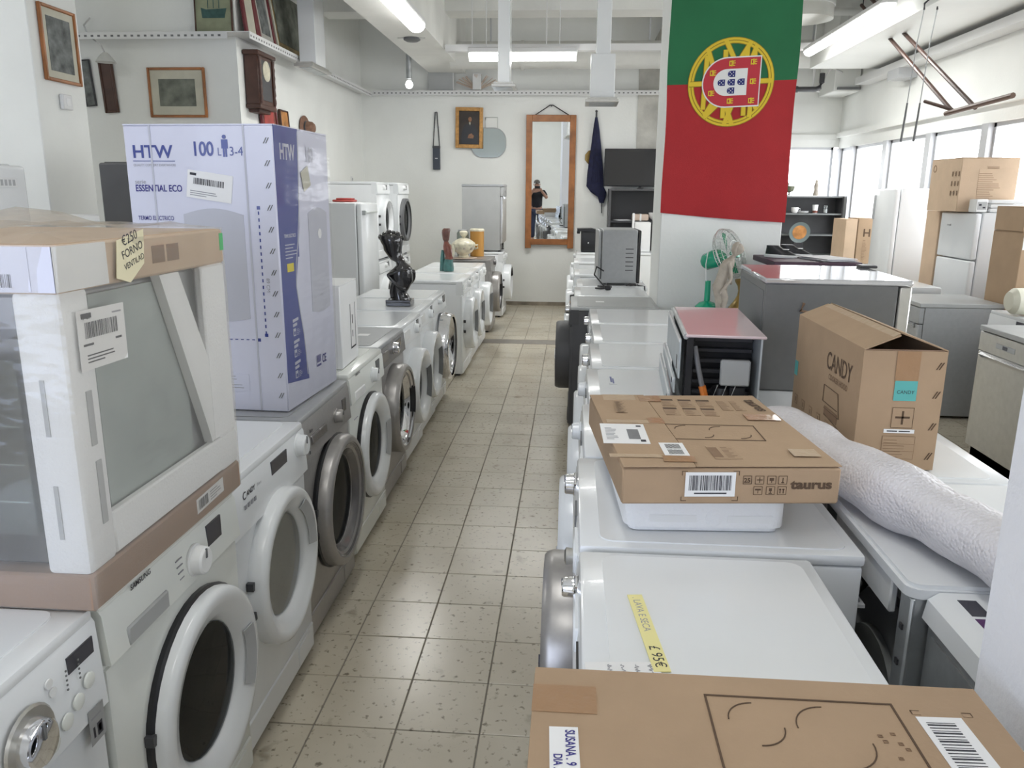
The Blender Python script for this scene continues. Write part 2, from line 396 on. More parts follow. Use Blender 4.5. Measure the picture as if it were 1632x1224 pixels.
# ---- perforated angle rail along the walls, pictures stand on it
def rail(name, x0, x1, y0, y1, z, side, label):
    r = thing(name, label, 'shelf rail')
    B().box(x0, x1, y0, y1, z, z+.008).box(*( (x1-.006, x1, y0, y1) if side == 'x' else (x0, x1, y0, y0+.006)), z-.05, z-.0001).build('rail_angle', 'post_plastic', r)
    h = B(); L = (y1-y0) if side == 'x' else (x1-x0); k = int(L/.06)
    for i in range(k):
        p = .03+i*.06
        if side == 'x': h.box(x1-.001, x1+.0008, y0+p-.012, y0+p+.012, z-.032, z-.016)
        else: h.box(x0+p-.012, x0+p+.012, y0-.0008, y0+.001, z-.032, z-.016)
    h.build('rail_slots', 'rubber', r, kind='stuff'); return r
rail('shelf_rail', -3.0, -2.80, 7.12, 11.40, 2.92, 'x', 'white perforated metal rail along the upper left wall carrying paintings')
rail('shelf_rail', -5.5, -3.0, 7.12, 7.30, 2.92, 'y', 'white perforated metal rail above the framed seascape at far left')
rail('shelf_rail', -2.80, 1.75, 11.42, 11.58, 2.95, 'y', 'white perforated metal rail across the back wall above the mirror')
tr = thing('cable_tray', 'white perforated cable tray along the upper right wall', 'cable tray')
B().box(3.42, 3.595, -2.3, 10.6, 2.92, 2.93).box(3.42, 3.428, -2.3, 10.6, 2.9301, 3.0).build('tray_channel', 'post_plastic', tr)
B().box(3.40, 3.595, 9.2, 9.5, 2.82, 2.92).build('tray_bracket', 'frame_alu', tr)
tr = thing('cable_tray', 'white cable tray hanging across the ceiling behind the column', 'cable tray')
B().box(-1.5, 3.4, 9.62, 9.72, 3.17, 3.18).box(-1.5, 3.4, 9.62, 9.625, 3.1801, 3.24).build('tray_channel', 'post_plastic', tr)
for x in (-1.2, -.35, 1.0, 2.4): B().box(x, x+.012, 9.66, 9.672, 3.18, ZC).build('hanger_rod', 'post_plastic', tr)
# ================================================================ appliance builders (front faces local -y, origin on the floor)
def rrect(w, h, r, n=4):
    pts = []
    for cx, cy, a0 in ((w/2-r, h/2-r, 0), (-w/2+r, h/2-r, 90), (-w/2+r, -h/2+r, 180), (w/2-r, -h/2+r, 270)):
        for k in range(n+1):
            a = R_(a0+90*k/n); pts.append((cx+r*math.cos(a), cy+r*math.sin(a)))
    return pts
FOOT = None
def feet(t, w, d):
    global FOOT
    if FOOT is None:
        b = B().lathe([(.02, 0), (.022, .012), (.012, .014), (.012, .03)], n=10)
        FOOT = bpy.data.meshes.new('foot'); b.bm.to_mesh(FOOT); b.bm.free(); FOOT.materials.append(MATS['dark'])
    for x in (-w/2+.05, w/2-.05):
        for y in (-d/2+.05, d/2-.05):
            link('foot', FOOT, t, (x, y, 0))
def washer(label, x, y, rz, w=.595, d=.58, h=.85, z=0, body='white', panel=None, topm=None, door=None, dial=None, display=None,
           drawer=None, kick=True, ph=.125, cat='washing machine', group='washing machines in rows', name='washing_machine', buttons=0, plate=True, rec=None):
    t = thing(name, label, cat, (x, y, z), rz, group)
    panel = panel or body; topm = topm or body; F = -d/2
    B().box(-w/2+.0015, w/2-.0015, F+.012, d/2, .02, h-.032, bev=.006, seg=2).build('cabinet', body, t)
    B().box(-w/2+.0007, w/2-.0007, F+.004, F+.03, .022, h-ph-.012, bev=.008, seg=2).build('front_panel', body, t)
    b = B().box(-w/2-.001, w/2+.001, F+.002, d/2+.004, h-.030, h-.003, bev=.009, seg=2)
    if plate: b.prism([(px, py+.012, h-.004) for px, py in rrect(w-.05, d-.075, .03)], (0, 0, .004))
    b.build('top_panel', topm, t)
    # console: leaning face
    b = B(); z0, z1 = h-ph, h-.012
    b.prism([(-w/2, F-.008, z0), (-w/2, F+.0, z1-.02), (-w/2, F+.012, z1), (-w/2, F+.06, z1), (-w/2, F+.06, z0)], (w, 0, 0))
    b.build('control_panel', panel, t)
    def fy(zz): return F-.008+.008*min(1, max(0, (zz-z0)/(z1-.02-z0)))
    if dial:
        dx, dz, dr, dm = dial
        k = B().lathe([(dr*1.12, 0), (dr*1.12, .005), (dr, .007), (dr*.94, .028), (dr*.8, .032), (0, .030)], ax='y', n=22).build('program_dial', dm, t, (dx, fy(dz)+.001, dz))
        B().box(-.003, .003, -.0335, -.030, dr*.2, dr*.85).build('dial_mark', 'rubber', k)
    if display:
        dx, dz, dw, dh, dm = display
        B().box(dx-dw/2, dx+dw/2, fy(dz)-.002, fy(dz)+.01, dz-dh/2, dz+dh/2).build('display', dm, t)
    if drawer:
        dx, dz, dw, dh, dm = drawer
        q = B().box(dx-dw/2, dx+dw/2, fy(dz)-.007, fy(dz)+.01, dz-dh/2, dz+dh/2, bev=.004).build('detergent_drawer', dm, t)
        if rec: B().box(dx-dw*.42, dx+dw*.42, fy(dz)-.0085, fy(dz)-.006, dz-dh*.42, dz-dh*.05).build('drawer_grip', rec, q)
    for k in range(buttons):
        B().lathe([(.010, 0), (.010, .004), (.007, .006), (0, .006)], ax='y', n=12).build('button', 'white_matte', t, ((.02+.045*k), fy(h-.095)+.001, h-.095))
    if door:
        cx, cz, R, r, prot = door['g']; ring = door.get('ring', 'white'); ms = door.get('mark')
        oy = F+.004; sx = door.get('sx', 1)
        dr = B().lathe([(R, 0), (R, prot*.70), (R-.005, prot*.90), (R-.014, prot), (R-.03, prot), (r+.050, prot*.93), (r+.026, prot*.78), (r+.008, prot*.45), (r, prot*.22), (r-.004, .004)], ax='y', n=40, sx=sx, cap=False).build('door', ring, t, (cx, oy, cz))
        B().lathe([(r-.001, prot*.26), (r*.93, prot*.20), (r*.8, prot*.10), (r*.55, .006), (0, .004)], ax='y', n=32, sx=sx, cap=False).build('door_bowl', door.get('bowl', 'bowl'), dr)
        B().lathe([(r*1.0, prot*.32), (r*.8, prot*.42), (r*.4, prot*.50), (0, prot*.52)], ax='y', n=32, sx=sx, cap=False).build('door_glass', door.get('glass', 'door_glass'), dr)
        if door.get('trim'):
            B().lathe([(r+.045, prot*.78), (r+.045, prot*.92), (r+.016, prot*.68), (r+.004, prot*.34)], ax='y', n=40, sx=sx, cap=False).build('door_trim', door['trim'], dr)
        if door.get('edge'):
            B().lathe([(R+.004, 0), (R+.006, .012), (R, .018), (R-.004, 0)], ax='y', n=40, sx=sx, cap=False).build('door_seal', door['edge'], dr)
        hm = door.get('handle', 'grey_line')
        if hm:
            a0, a1 = door.get('ha', (-22, 22)); q = B(); pts = []; ri, ro = r+.018, min(R-.035, r+.055)
            k = 7; arc = [R_(a0+(a1-a0)*i/k) for i in range(k+1)]
            pts = [(sx*ri*math.cos(a), -prot*.76, ri*math.sin(a)) for a in arc] + [(sx*ro*math.cos(a), -prot*1.0-.001, ro*math.sin(a)) for a in arc[::-1]]
            
            for j in range(k): q.prism([pts[j], pts[j+1], pts[2*k-j], pts[2*k+1-j]], (0, -.003, 0))
            q.build('door_handle', hm, dr)
        for zz in (-.045, .045): B().box(-R*sx-.008, -R*sx+.006, -.022, -.002, zz-.012, zz+.012).build('hinge', 'dark', dr)
    if kick:
        B().box(-w/2+.01, w/2-.01, F-.001, F+.01, .025, .115, bev=.004).build('kick_panel', body, t)
        B().box(w/2-.17, w/2-.05, F-.004, F+.005, .035, .105, bev=.004).build('filter_cover', body, t)
    feet(t, w, d)
    return t
LR, RR = R_(90), R_(-90)      # left row faces +x, right row faces -x
def LX(front, d): return front-d/2
def ML(label, yc, front, **k): return washer(label, LX(front, k.get('d', .58)), yc, LR, **k)
def MR(label, yc, front, **k): return washer(label, front+k.get('d', .58)/2, yc, RR, **k)
G1, G2 = 'washing machines of the left row', 'washing machines of the right row'
# ---- left row, nearest first (local x grows away from the camera)
D = dict
m = ML('white washing machine nearest the camera at lower left with clear round knob', .950, -.862, w=.62, door=D(g=(.03, .40, .23, .15, .06), handle=None), dial=(.11-.01, .722, .042, 'chrome'),
       display=(.255, .783, .075, .032, 'screen'), ph=.20, group=G1)
B().lathe([(.062, 0), (.058, .004), (0, .005)], ax='y', n=24).build('dial_plate', 'inox', m, (.10, -.299, .722))
for i, (a, zz) in enumerate(((.15, .70), (.19, .715), (.225, .73), (.26, .75))): B().lathe([(.015, 0), (.015, .003), (.0125, .0045), (0, .004)], ax='y', n=16).build('button', 'white_warm', m, (a, -.299, zz-.02))
for i, (a, zz) in enumerate(((.165, .795), (.172, .775))): B().lathe([(.009, 0), (.009, .003), (0, .003)], ax='y', n=12).build('button', 'white_matte', m, (a, -.293, zz-.01))
patch(.045, .07, 'inox_grey', m, (.245, -.2995, .60), name='energy_sticker', extra=[(.008, .012, .006, .022, 'ink'), (.02, .01, .016, .026, 'ink'), (.024, .016, .008, .014, 'inox_grey'), (.005, .05, .03, .004, 'ink_grey')])
for j in range(10): B().box(0, .003, -.001, .001, 0, .003).build('indicator', 'rubber', m, (.205+.035*(j//5), -.297, .745+.009*(j % 5)))
m = ML('white front loader under the wrapped oven with wide white porthole rim', 1.575, -.858, w=.60, door=D(g=(.045, .43, .245, .158, .05), edge='black', ha=(-30, 18)), dial=(.055, .762, .034, 'white_matte'),
       display=(.165, .785, .075, .055, 'screen'), ph=.135, body='white_warm', group=G1)
text('SAMSUNG', .017, 'ink', m, (-.20, -.291, .818), bold=.0002)
B().box(-.235, -.075, -.300, -.288, .715, .757, bev=.004).build('detergent_drawer', 'grey_panel', m)
for j in range(5): B().box(0, .028-.003*j, -.001, .001, 0, .0025).build('program_mark', 'ink_grey', m, (-.03+.004*j, -.2955, .795-.016*j))
B().box(.225, .25, -.290, -.2865, .765, .80).build('door_button', 'white_matte', m)
m = ML('white front loader with deep oval porthole and white side knob', 2.185, -.880, w=.595, door=D(g=(.02, .47, .24, .155, .052), bowl='bowl_pale', glass='clear', ha=(-5, 55)), dial=(.235, .785, .036, 'white'),
       display=(.06, .787, .13, .042, 'screen'), ph=.17, group=G1)
text('C', .032, 'ink', m, (-.218, -.2935, .770), bold=.0004); text('ANDY', .021, 'ink', m, (-.192, -.2935, .774), bold=.0004); text('Smart', .013, 'ink_grey', m, (-.118, -.294, .776))
for j in range(4): B().box(0, .012, -.001, .001, 0, .012).build('program_mark', 'ink_grey', m, (-.22+.022*j, -.2985, .745))
patch(.05, .09, 'label', m, (.225, -.2865, .20), name='energy_sticker', extra=[(.004, .05, .042, .036, 'blue'), (.004, .006, .042, .038, 'ink_blue')])
for z_ in (.10, .06): patch(.03, .03, 'white_matte', m, (.24, -.2865, z_-.03), name='washing_symbol', extra=[(.004+.006*i, .004, .003, .02, 'ink_grey') for i in range(4)])
m = ML('silver grey washing machine under the tall white water heater box', 2.79, -.897, w=.595, body='silver', topm='inox_grey', door=D(g=(.05, .43, .255, .175, .065), ring='silver', trim='silver_dark', edge='black', handle=None),
       dial=(.10, .752, .026, 'silver'), display=(.215, .765, .05, .05, 'silver_dark'), drawer=(-.115, .745, .17, .035, 'silver_dark'), ph=.16, group=G1)
text('Balay', .018, 'ink', m, (-.21, -.2945, .775)); patch(.018, .022, 'inox_grey', m, (-.235, -.2975, .70), name='energy_mark', extra=[(.004, .004, .010, .012, 'ink')])
m = ML('white front loader standing just behind the silver washing machine', 3.475, -.918, w=.595, body='white_warm', door=D(g=(.03, .44, .245, .155, .05), edge='black', ha=(-32, 20)), dial=(.075, .765, .034, 'white'),
       display=(.185, .785, .07, .055, 'rubber'), ph=.135, group=G1)
text('SAMSUNG', .017, 'ink', m, (-.20, -.291, .818), bold=.0002); B().box(-.235, -.075, -.300, -.288, .715, .757, bev=.004).build('detergent_drawer', 'white_matte', m)
B().box(0, .06, -.001, .001, 0, .004).build('printed_mark', 'ink_grey', m, (-.23, -.2865, .63))
m = ML('dark grey washing machine with chrome porthole in the left row', 4.085, -.938, w=.595, body='silver', panel='silver_dark', topm='inox_grey', door=D(g=(.0, .46, .24, .16, .08), ring='silver', trim='chrome', bowl='black_gloss', handle='black'),
       dial=(.02, .785, .03, 'chrome'), display=(.14, .79, .12, .04, 'black_gloss'), drawer=(-.19, .78, .15, .05, 'silver_dark'), group=G1)
patch(.06, .06, 'label', m, (.0, -.16, .8505), 'top', name='price_sticker')
m = ML('white washing machine right behind the dark grey one', 4.695, -.955, w=.595, topm='white', door=D(g=(.03, .43, .235, .14, .08), ha=(-35, 30), handle='rubber'), dial=(.08, .78, .03, 'white'), display=(.17, .795, .06, .05, 'rubber'),
       drawer=(-.18, .78, .17, .06, 'white'), group=G1)
m = ML('white washing machine under the black sculpture', 5.305, -.975, w=.595, door=D(g=(.0, .44, .23, .14, .08), trim='white', ha=(-35, 30), handle='rubber'), dial=(.08, .78, .03, 'white'), display=(.18, .795, .06, .05, 'rubber'),
       drawer=(-.18, .78, .17, .06, 'white'), group=G1)
m = ML('white washing machine with large grey chrome rimmed glass door', 5.90, -.985, w=.565, door=D(g=(.03, .45, .255, .19, .10), ring='chrome', bowl='bowl_pale', glass='clear', handle=None), dial=(-.05, .80, .02, 'white'), display=(.19, .79, .10, .06, 'screen'), group=G1)
m = ML('white washing machine with blank side panel facing the gap in the left row', 7.14, -.935, w=.60, d=.62, door=D(g=(.0, .44, .235, .14, .08), handle='rubber', ha=(-35, 30)), dial=(.06, .79, .03, 'white_matte'), display=(.18, .80, .08, .04, 'rubber'),
       drawer=(-.18, .79, .16, .05, 'white_matte'), group=G1)
m = ML('white washing machine under the red and green figurine', 7.80, -.945, w=.595, door=D(g=(.0, .44, .235, .14, .08), handle='rubber', ha=(-35, 30)), dial=(.06, .79, .03, 'white_matte'), display=(.18, .80, .08, .04, 'rubber'), drawer=(-.18, .79, .16, .05, 'white_matte'), group=G1)
m = ML('white washing machine between the figurine and the ivory tureen', 8.42, -.94, w=.595, door=D(g=(.0, .44, .235, .15, .10), handle='rubber', ha=(-35, 30)), dial=(.06, .79, .03, 'white_matte'), drawer=(-.18, .79, .16, .05, 'white_matte'), group=G1)
m = ML('grey washing machine under the ivory tureen and amber jar', 9.43, -.925, w=.60, body='silver', door=D(g=(.0, .45, .24, .17, .10), ring='silver', trim='silver_dark', handle='black'), dial=(.06, .79, .03, 'silver_dark'), drawer=(-.18, .79, .16, .05, 'silver'), group=G1)
m = ML('white washing machine last in the left row under the upright grey dishwasher', 10.62, -.885, w=.60, door=D(g=(.0, .44, .235, .15, .10), handle='black', ha=(20, 70)), dial=(.06, .79, .03, 'white_matte'), drawer=(-.18, .79, .16, .05, 'white_matte'), group=G1)
# ---- right row, nearest first (local x grows towards the camera)
m = MR('white washing machine under the foreground hob carton', .675, .04, w=.595, d=.56, door=D(g=(0, .44, .24, .16, .08), ring='chrome'), group=G2)
m = MR('slim white washing machine with yellow taped price note on its top', 1.285, .03, w=.595, d=.485, h=.85, door=D(g=(0, .43, .24, .17, .085), ring='silver', trim='chrome', handle='chrome'), dial=(-.22, .80, .022, 'chrome'),
       display=(.12, .79, .22, .05, 'black_gloss'), drawer=(-.10, .79, .14, .05, 'white'), group=G2)
q = B().box(-.014, .014, -.125, .125, 0, .0012).build('tape_note', 'yellow', m, (1.285-1.262, .149-.2725, .8512), (0, 0, R_(90+6)))
text('. LAVA E SECA', .019, 'ink_grey', q, (-.006, .115, .0014), 'top', R_(-90)); text('£ 95€', .026, 'ink', q, (-.008, -.050, .0014), 'top', R_(-90))
q = B().box(-.03, .03, -.06, .06, 0, .0009).build('paper_note', 'label', m, (1.285-1.13, .10-.2725, .8512), (0, 0, R_(5)))

for j in range(4):      # unreadable handwriting
    q2 = B(); q2.tube([(-.022+.0022*k, .045-.022*j+.004*math.sin(k*2.4+j)*(1 if k % 5 else -.3), .0014) for k in range(20)], .0005, 4); q2.build('handwriting', 'ink_grey', q)
m = MR('deep white washing machine with chrome knob under the flat hob carton', 1.905, .03, w=.595, d=.61, door=D(g=(0, .43, .24, .17, .085), ring='silver', trim='chrome', handle='chrome'), dial=(-.20, .80, .030, 'chrome'),
       display=(.02, .785, .10, .07, 'rubber'), drawer=(.20, .79, .15, .05, 'white'), group=G2)
B().lathe([(.018, 0), (.02, .02), (.012, .024), (0, .024)], ax='y', n=14).build('selector_knob', 'inox', m, (.235, -.31, .79))
m = MR('white washing machine just beyond the flat hob carton', 2.515, .05, w=.595, door=D(g=(0, .43, .235, .15, .075), handle='grey_line'), dial=(-.14, .79, .03, 'white'), display=(.0, .79, .12, .05, 'rubber'), drawer=(.18, .79, .16, .05, 'white'), group=G2)
m = MR('white washing machine with blue mark on top beside the open cooling unit', 3.125, .075, w=.595, door=D(g=(0, .43, .235, .15, .075), handle='inox'), dial=(-.14, .79, .03, 'white'), display=(.0, .79, .12, .05, 'rubber'), drawer=(.18, .79, .16, .05, 'white'), group=G2)
patch(.14, .03, 'white', m, (-.13, -.20, .8512), 'top', name='pen_mark', extra=[(.01, .006, .10, .008, 'blue'), (.04, .015, .09, .006, 'blue')])
m = MR('white washing machine behind the one with the blue mark', 3.735, .10, w=.595, door=D(g=(0, .43, .235, .15, .075), handle='inox'), dial=(-.14, .79, .03, 'chrome'), display=(.0, .79, .12, .05, 'rubber'), drawer=(.18, .79, .16, .05, 'white'), group=G2)
m = MR('white washing machine third before the column in the right row', 4.345, .125, w=.595, door=D(g=(0, .43, .235, .15, .075), handle='inox'), dial=(-.14, .79, .03, 'chrome'), drawer=(.18, .79, .16, .05, 'white'), group=G2)
m = MR('white washing machine in front of the dark graphite one', 4.985, .125, w=.64, door=D(g=(0, .43, .235, .15, .06), handle='inox'), dial=(-.14, .79, .03, 'chrome'), drawer=(.18, .79, .16, .05, 'white'), group=G2)
m = MR('dark graphite washing machine jutting into the aisle', 5.655, .0, w=.60, d=.60, body='dark_grey', topm='grey_panel', door=D(g=(0, .46, .245, .17, .10), ring='dark_grey', trim='chrome', handle='chrome', bowl='black_gloss'), dial=(.02, .79, .03, 'chrome'), display=(-.16, .79, .14, .06, 'black_gloss'), group=G2)
patch(.07, .06, 'label', m, (.0, -.12, .8512), 'top', name='price_sticker')
m = MR('white washing machine with loose black plug on top', 6.275, .03, w=.595, d=.56, door=D(g=(0, .44, .235, .15, .08), handle='grey_line'), dial=(.0, .79, .03, 'black'), drawer=(.18, .79, .16, .05, 'white'), group=G2)
m = MR('white washing machine under the silver tabletop oven', 6.90, .05, w=.595, d=.58, door=D(g=(0, .44, .235, .15, .08), handle='grey_line'), dial=(.0, .79, .03, 'white'), group=G2)
m = MR('white washing machine on the right beyond the silver tabletop oven', 7.9, .03, w=.60, d=.58, door=D(g=(0, .44, .235, .15, .08), handle='black'), dial=(.0, .79, .03, 'white'), group=G2)
m = MR('white washing machine halfway between oven and back wall', 9.3, .03, w=.60, d=.58, door=D(g=(0, .44, .235, .15, .08), handle='black'), dial=(.0, .79, .03, 'white'), group=G2)
m = MR('white washing machine near the back wall under the black lidded appliance', 10.75, .06, w=.60, d=.58, door=D(g=(0, .44, .235, .15, .08), handle='black'), dial=(.0, .79, .03, 'white'), group=G2)
# ================================================================ boxed goods and loose appliances of the two rows
def carton(name, label, loc, w, d, h, m='card', rz=0, cat='carton', group=None, flaps=True, rot=None):
    """closed carton: shell, folded top flaps meeting at a slit"""
    t = thing(name, label, cat, loc, rz, group, rot)
    B().box(-w/2, w/2, -d/2, d/2, 0, h-.004, bev=.004).build('carton_body', m, t)
    if flaps:
        for s in (-1, 1):
            B().box(min(0, s*w/2)+.001*(s > 0)*2, max(0, s*w/2)-.001*(s < 0)*2, -d/2, d/2, h-.004, h, bev=.0012).build('top_flap', m, t)
    return t
# ---- wrapped oven (front face y=1.237, right face x=-.84)
ov = thing('wrapped_oven', 'plastic wrapped oven with brown corner board and €250 tag on the near left machines', 'oven', (-1.145, 1.557, .85))
w2, d2 = .305, .32
B().box(-w2+.03, w2-.035, -d2+.05, d2-.05, .075, .57, bev=.006).build('oven_body', 'inox_grey', ov)
B().box(w2-.034, w2-.024, -.20, .14, .12, .56).build('side_panel', M('pale_metal', (.42, .47, .45), .3, metal=.25, ns=5, na=.15), ov)
q = B().box(-w2+.06, w2-.09, -d2+.022, -d2+.05, .08, .57, bev=.004).build('oven_door', 'black_gloss', ov)
B().box(-w2+.08, w2-.10, -d2+.014, -d2+.018, .14, .46).build('oven_window', 'oven_glass', q)
B().tube([(-w2+.08, -d2-.0, .50), (w2-.11, -d2-.0, .50)], .009).build('oven_handle', 'chrome', q)
for z_ in (.20, .27, .34): B().tube([(-w2+.09, -d2+.02, z_), (w2-.11, -d2+.02, z_)], .003).build('oven_rack', 'chrome', q)
for sx_ in (-1, 1):
    for sy_ in (-1, 1):
        px, py = sx_*(w2-.042), sy_*(d2-.045)
        B().box(px-.041, px+.041, py-.044, py+.044, .07, .578, bev=.010, seg=2).build('foam_post', 'foam', ov)
for y_, z_, hh in ((-.29, .30, .10), (-.285, .15, .12)): B().box(w2-.0015, w2+.001, y_-.004+.02, y_+.012+.02, z_, z_+hh).build('post_groove', 'grey_line', ov)
for z_ in (.14, .33): B().box(w2-.05, w2-.042, -d2-.0008, -d2+.001, z_, z_+.10).build('post_groove', 'grey_line', ov)
# right side foam: block, base strip and slanting strap
B().box(w2-.02, w2-.0004, .20, .3195, .1605, .5745, bev=.004).build('side_foam', 'foam', ov)
B().box(w2-.02, w2-.0004, -.235, .3195, .0755, .159, bev=.004).build('base_foam', 'foam', ov)
B().prism([(w2-.022, .015, .574), (w2-.022, .095, .574), (w2-.022, .235, .30), (w2-.022, .235, .18), (w2-.022, .19, .16), (w2-.022, .175, .20)], (.0205, 0, 0)).build('slanting_strap', 'white_matte', ov)
b = B().box(-w2-.001, w2+.001, -d2-.001, d2+.001, 0, .072, bev=.005).build('base_board', 'card_dark', ov)
B().box(-.25, .07, -d2-.0018, -d2, .050, .053).build('board_cut', 'print', b)
patch(.14, .035, 'label', b, (w2+.0012, .08, .022), 'right', R_(2), 'base_label', bars(.008, .006, .05, .024, 14) + lines(.068, .006, .06, .026, 4))
t_ = B().box(-w2-.001, w2+.001, -d2-.001, d2+.001, .575, .655, bev=.005).build('top_board', 'card_light', ov)
q = B().box(-w2+.0, w2+.002, -d2-.0025, -d2-.0008, .578, .653).build('printed_sleeve', 'boxwhite', t_)
q = B().box(w2+.0008, w2+.0022, -d2-.0025, -.17, .578, .653).build('printed_sleeve', 'white_matte', t_)
patch(.30, .072, 'boxwhite', ov, (-w2+.27, -d2-.003, .58), 'front', 0, 'sleeve_print', bars(.225-.04, .006+.0, .085, .022, 26) + bars(.15-.03, .04, .05, .025, 10) + lines(.01, .005, .09, .03, 6) + [(.005, .045, .08, .004, 'ink'), (.02, .055, .07, .005, 'ink_blue')])
for y_, c in ((.05, 'print_soft'), (-.01, 'print_soft')): B().box(w2+.001, w2+.0016, y_, y_+.05, .60, .635).build('sleeve_print', c, ov)
B().box(w2-.012, w2+.002, d2-.018, d2+.0015, .605, .645).build('green_tape', 'green_tape', ov)
tg = B().prism([(0, 0, .0), (.045, -.012, 0), (.10, .02, 0), (.108, .085, 0), (.012, .068, 0)], (0, 0, .001)).build('price_tag', 'cream_tag', ov)
tg.rotation_euler = (R_(90), 0, R_(90)); tg.location = (w2+.0075, -.155, .585)
for s_, p, z_ in (('€250', (.030, .056, .0015), .026), ('FORNO', (.026, .032, .0015), .022), ('VENTILAD', (.030, .012, .0015), .016)): text(s_, z_, 'ink', tg, p, 'top', R_(14))
patch(.145, .105, 'label', ov, (w2+.0045, -.285, .437), 'right', R_(-1), 'shipping_label', bars(.02, .055, .10, .028, 30) + lines(.02, .012, .09, .018, 3, 'ink') + [(.012, .09, .03, .009, 'ink'), (.105, .09, .03, .003, 'ink_grey'), (.012, .042, .03, .004, 'ink'), (.11, .042, .02, .004, 'ink')])
text('TCI', .016, 'ink', ov, (w2+.0058, -.27, .525), 'right', name='label_lettering')
# plastic film, a little loose and gathered on top
b = B(); e = .004; N = 10
def wob(k): return .0035*math.sin(k*2.3)+.0025*math.sin(k*5.1)
pts = []
for k in range(4*N):
    s_, f_ = divmod(k, N); f_ /= N
    p = [(-w2+2*w2*f_, -d2), (w2, -d2+2*d2*f_), (w2-2*w2*f_, d2), (-w2, d2-2*d2*f_)][s_]
    n_ = [(0, -1), (1, 0), (0, 1), (-1, 0)][s_]; pts.append((p, n_))
lv = []
for j in range(9):
    z_ = .004+.652*j/8; ring = []
    for k, (p, n_) in enumerate(pts):
        o_ = e+abs(wob(k*1.7+j*2.9)); ring.append(b.bm.verts.new((p[0]+n_[0]*o_, p[1]+n_[1]*o_, z_)))
    lv.append(ring)
for a, c in zip(lv, lv[1:]):
    for k in range(4*N): b.bm.faces.new((a[k], a[(k+1) % (4*N)], c[(k+1) % (4*N)], c[k]))
G_ = []
for i in range(13):
    row = []
    for j in range(13):
        x_ = -w2-.004+(2*w2+.008)*i/12; y_ = -d2-.004+(2*d2+.008)*j/12; edge = i in (0, 12) or j in (0, 12)
        h_ = 0 if edge else .004+.012*abs(math.sin(i*1.9+j*2.7)) + .045*math.exp(-(((i-8.5)/1.6)**2+((j-4)/2.)**2))
        row.append(b.bm.verts.new((x_, y_, .6575+h_)))
    G_.append(row)
for i in range(12):
    for j in range(12): b.bm.faces.new((G_[i][j], G_[i+1][j], G_[i+1][j+1], G_[i][j+1]))
b.build('plastic_wrap', 'wrap', ov, smooth=True)

# ---- white water heater box (front y=2.60, right x=-.945)
hb = thing('water_heater_box', 'tall white and blue water heater box on the silver washing machine', 'box', (-1.2005, 2.83, .852), R_(-3))
w2, d2, h = .2545, .245, .95
b = B().box(-w2, w2, -d2, d2, 0, h-.004, bev=.004).build('carton_body', 'boxwhite', hb)
for s in (-1, 1): B().box(-w2, w2, min(0, s*d2)+.001, max(0, s*d2)-.001, h-.004, h).build('top_flap', 'boxwhite', hb)
F = -d2-.0012
def hx(x): return x+1.205-.0
def hz(z): return z-.852
ink = 'blue'
text('HTW', .056, ink, hb, (-.228, F, .845), bold=.0012, sx=1.05, name='brand_lettering')
B().box(-.228, -.082, F, F+.001, .833, .8355).build('brand_line', ink, hb); text('QUALITY COMFORT EVERYWHERE', .0105, 'ink_grey', hb, (-.228, F, .818), name='brand_lettering', sx=.9)
text('100', .062, ink, hb, (-.022, F, .852), bold=.0014, sx=.82); text('L', .036, ink, hb, (.066, F, .852), sx=.8); text('3-4', .040, ink, hb, (.106, F, .852), sx=.9)
mb = B().lathe([(.0065, 0), (.0065, .001)], ax='y', n=12).box(-.011, .011, 0, .001, -.036, -.008).box(-.007, -.001, 0, .001, -.062, -.036).box(.001, .007, 0, .001, -.062, -.036)
mb.build('person_icon', ink, hb, (.092, F, .910))
text('serie', .020, 'ink_grey', hb, (-.229, F, .762)); text('ESSENTIAL ECO', .030, 'ink_blue', hb, (-.229, F, .738), bold=.0005, sx=.78)
text('TERMO ELÉCTRICO', .020, 'ink_blue', hb, (-.229, F, .645), bold=.0001, sx=.72); text('electric water heater', .010, 'ink_grey', hb, (-.229, F, .63), sx=.9)
# printed picture of the heater
def heater_pic(name, x0, x1, z0, z1, face):
    pts = [(x0, z0+.05)] + [(x0+(x1-x0)*k/10, z0+.012*math.cos(PI*(k/10-.5))*-1+.012) for k in range(11)] + [(x1, z0+.05)] + [(x1-(x1-x0)*k/10, z1-.02+.02*math.sin(PI*k/10)) for k in range(11)]
    if face == 'front': b = B().prism([(x, F, z) for x, z in pts], (0, .001, 0)); return b.build(name, 'boxpic', hb)
    b = B().prism([(w2+.0004, x, z) for x, z in pts], (.001, 0, 0)); return b.build(name, 'boxpic2', hb)
heater_pic('heater_picture', -.068, .140, .31, .685, 'front'); heater_pic('heater_picture', .02, .205, .30, .685, 'right')
B().lathe([(.018, 0), (.018, .0012)], ax='x', n=20).build('picture_badge', 'label', hb, (w2+.0012, .125, .59))
text('HTW', .012, 'ink_grey', hb, (w2+.002, .10, .36), 'right')
for z_ in [.27+.022*k for k in range(19)]: B().box(.190, .194, F, F+.001, z_, z_+.011).build('dimension_dash', ink, hb)
for k in range(7): B().box(.04+.02*k, .05+.02*k, F, F+.001, .249, .252).build('dimension_dash', ink, hb)
for p in ((.187, .683), (.187, .262), (.160, .245)): B().box(p[0], p[0]+.011, F, F+.001, p[1], p[1]+.011).build('dimension_mark', ink, hb)
text('89 CM', .017, 'ink_grey', hb, (.204, F, .46), 'front', R_(-90))
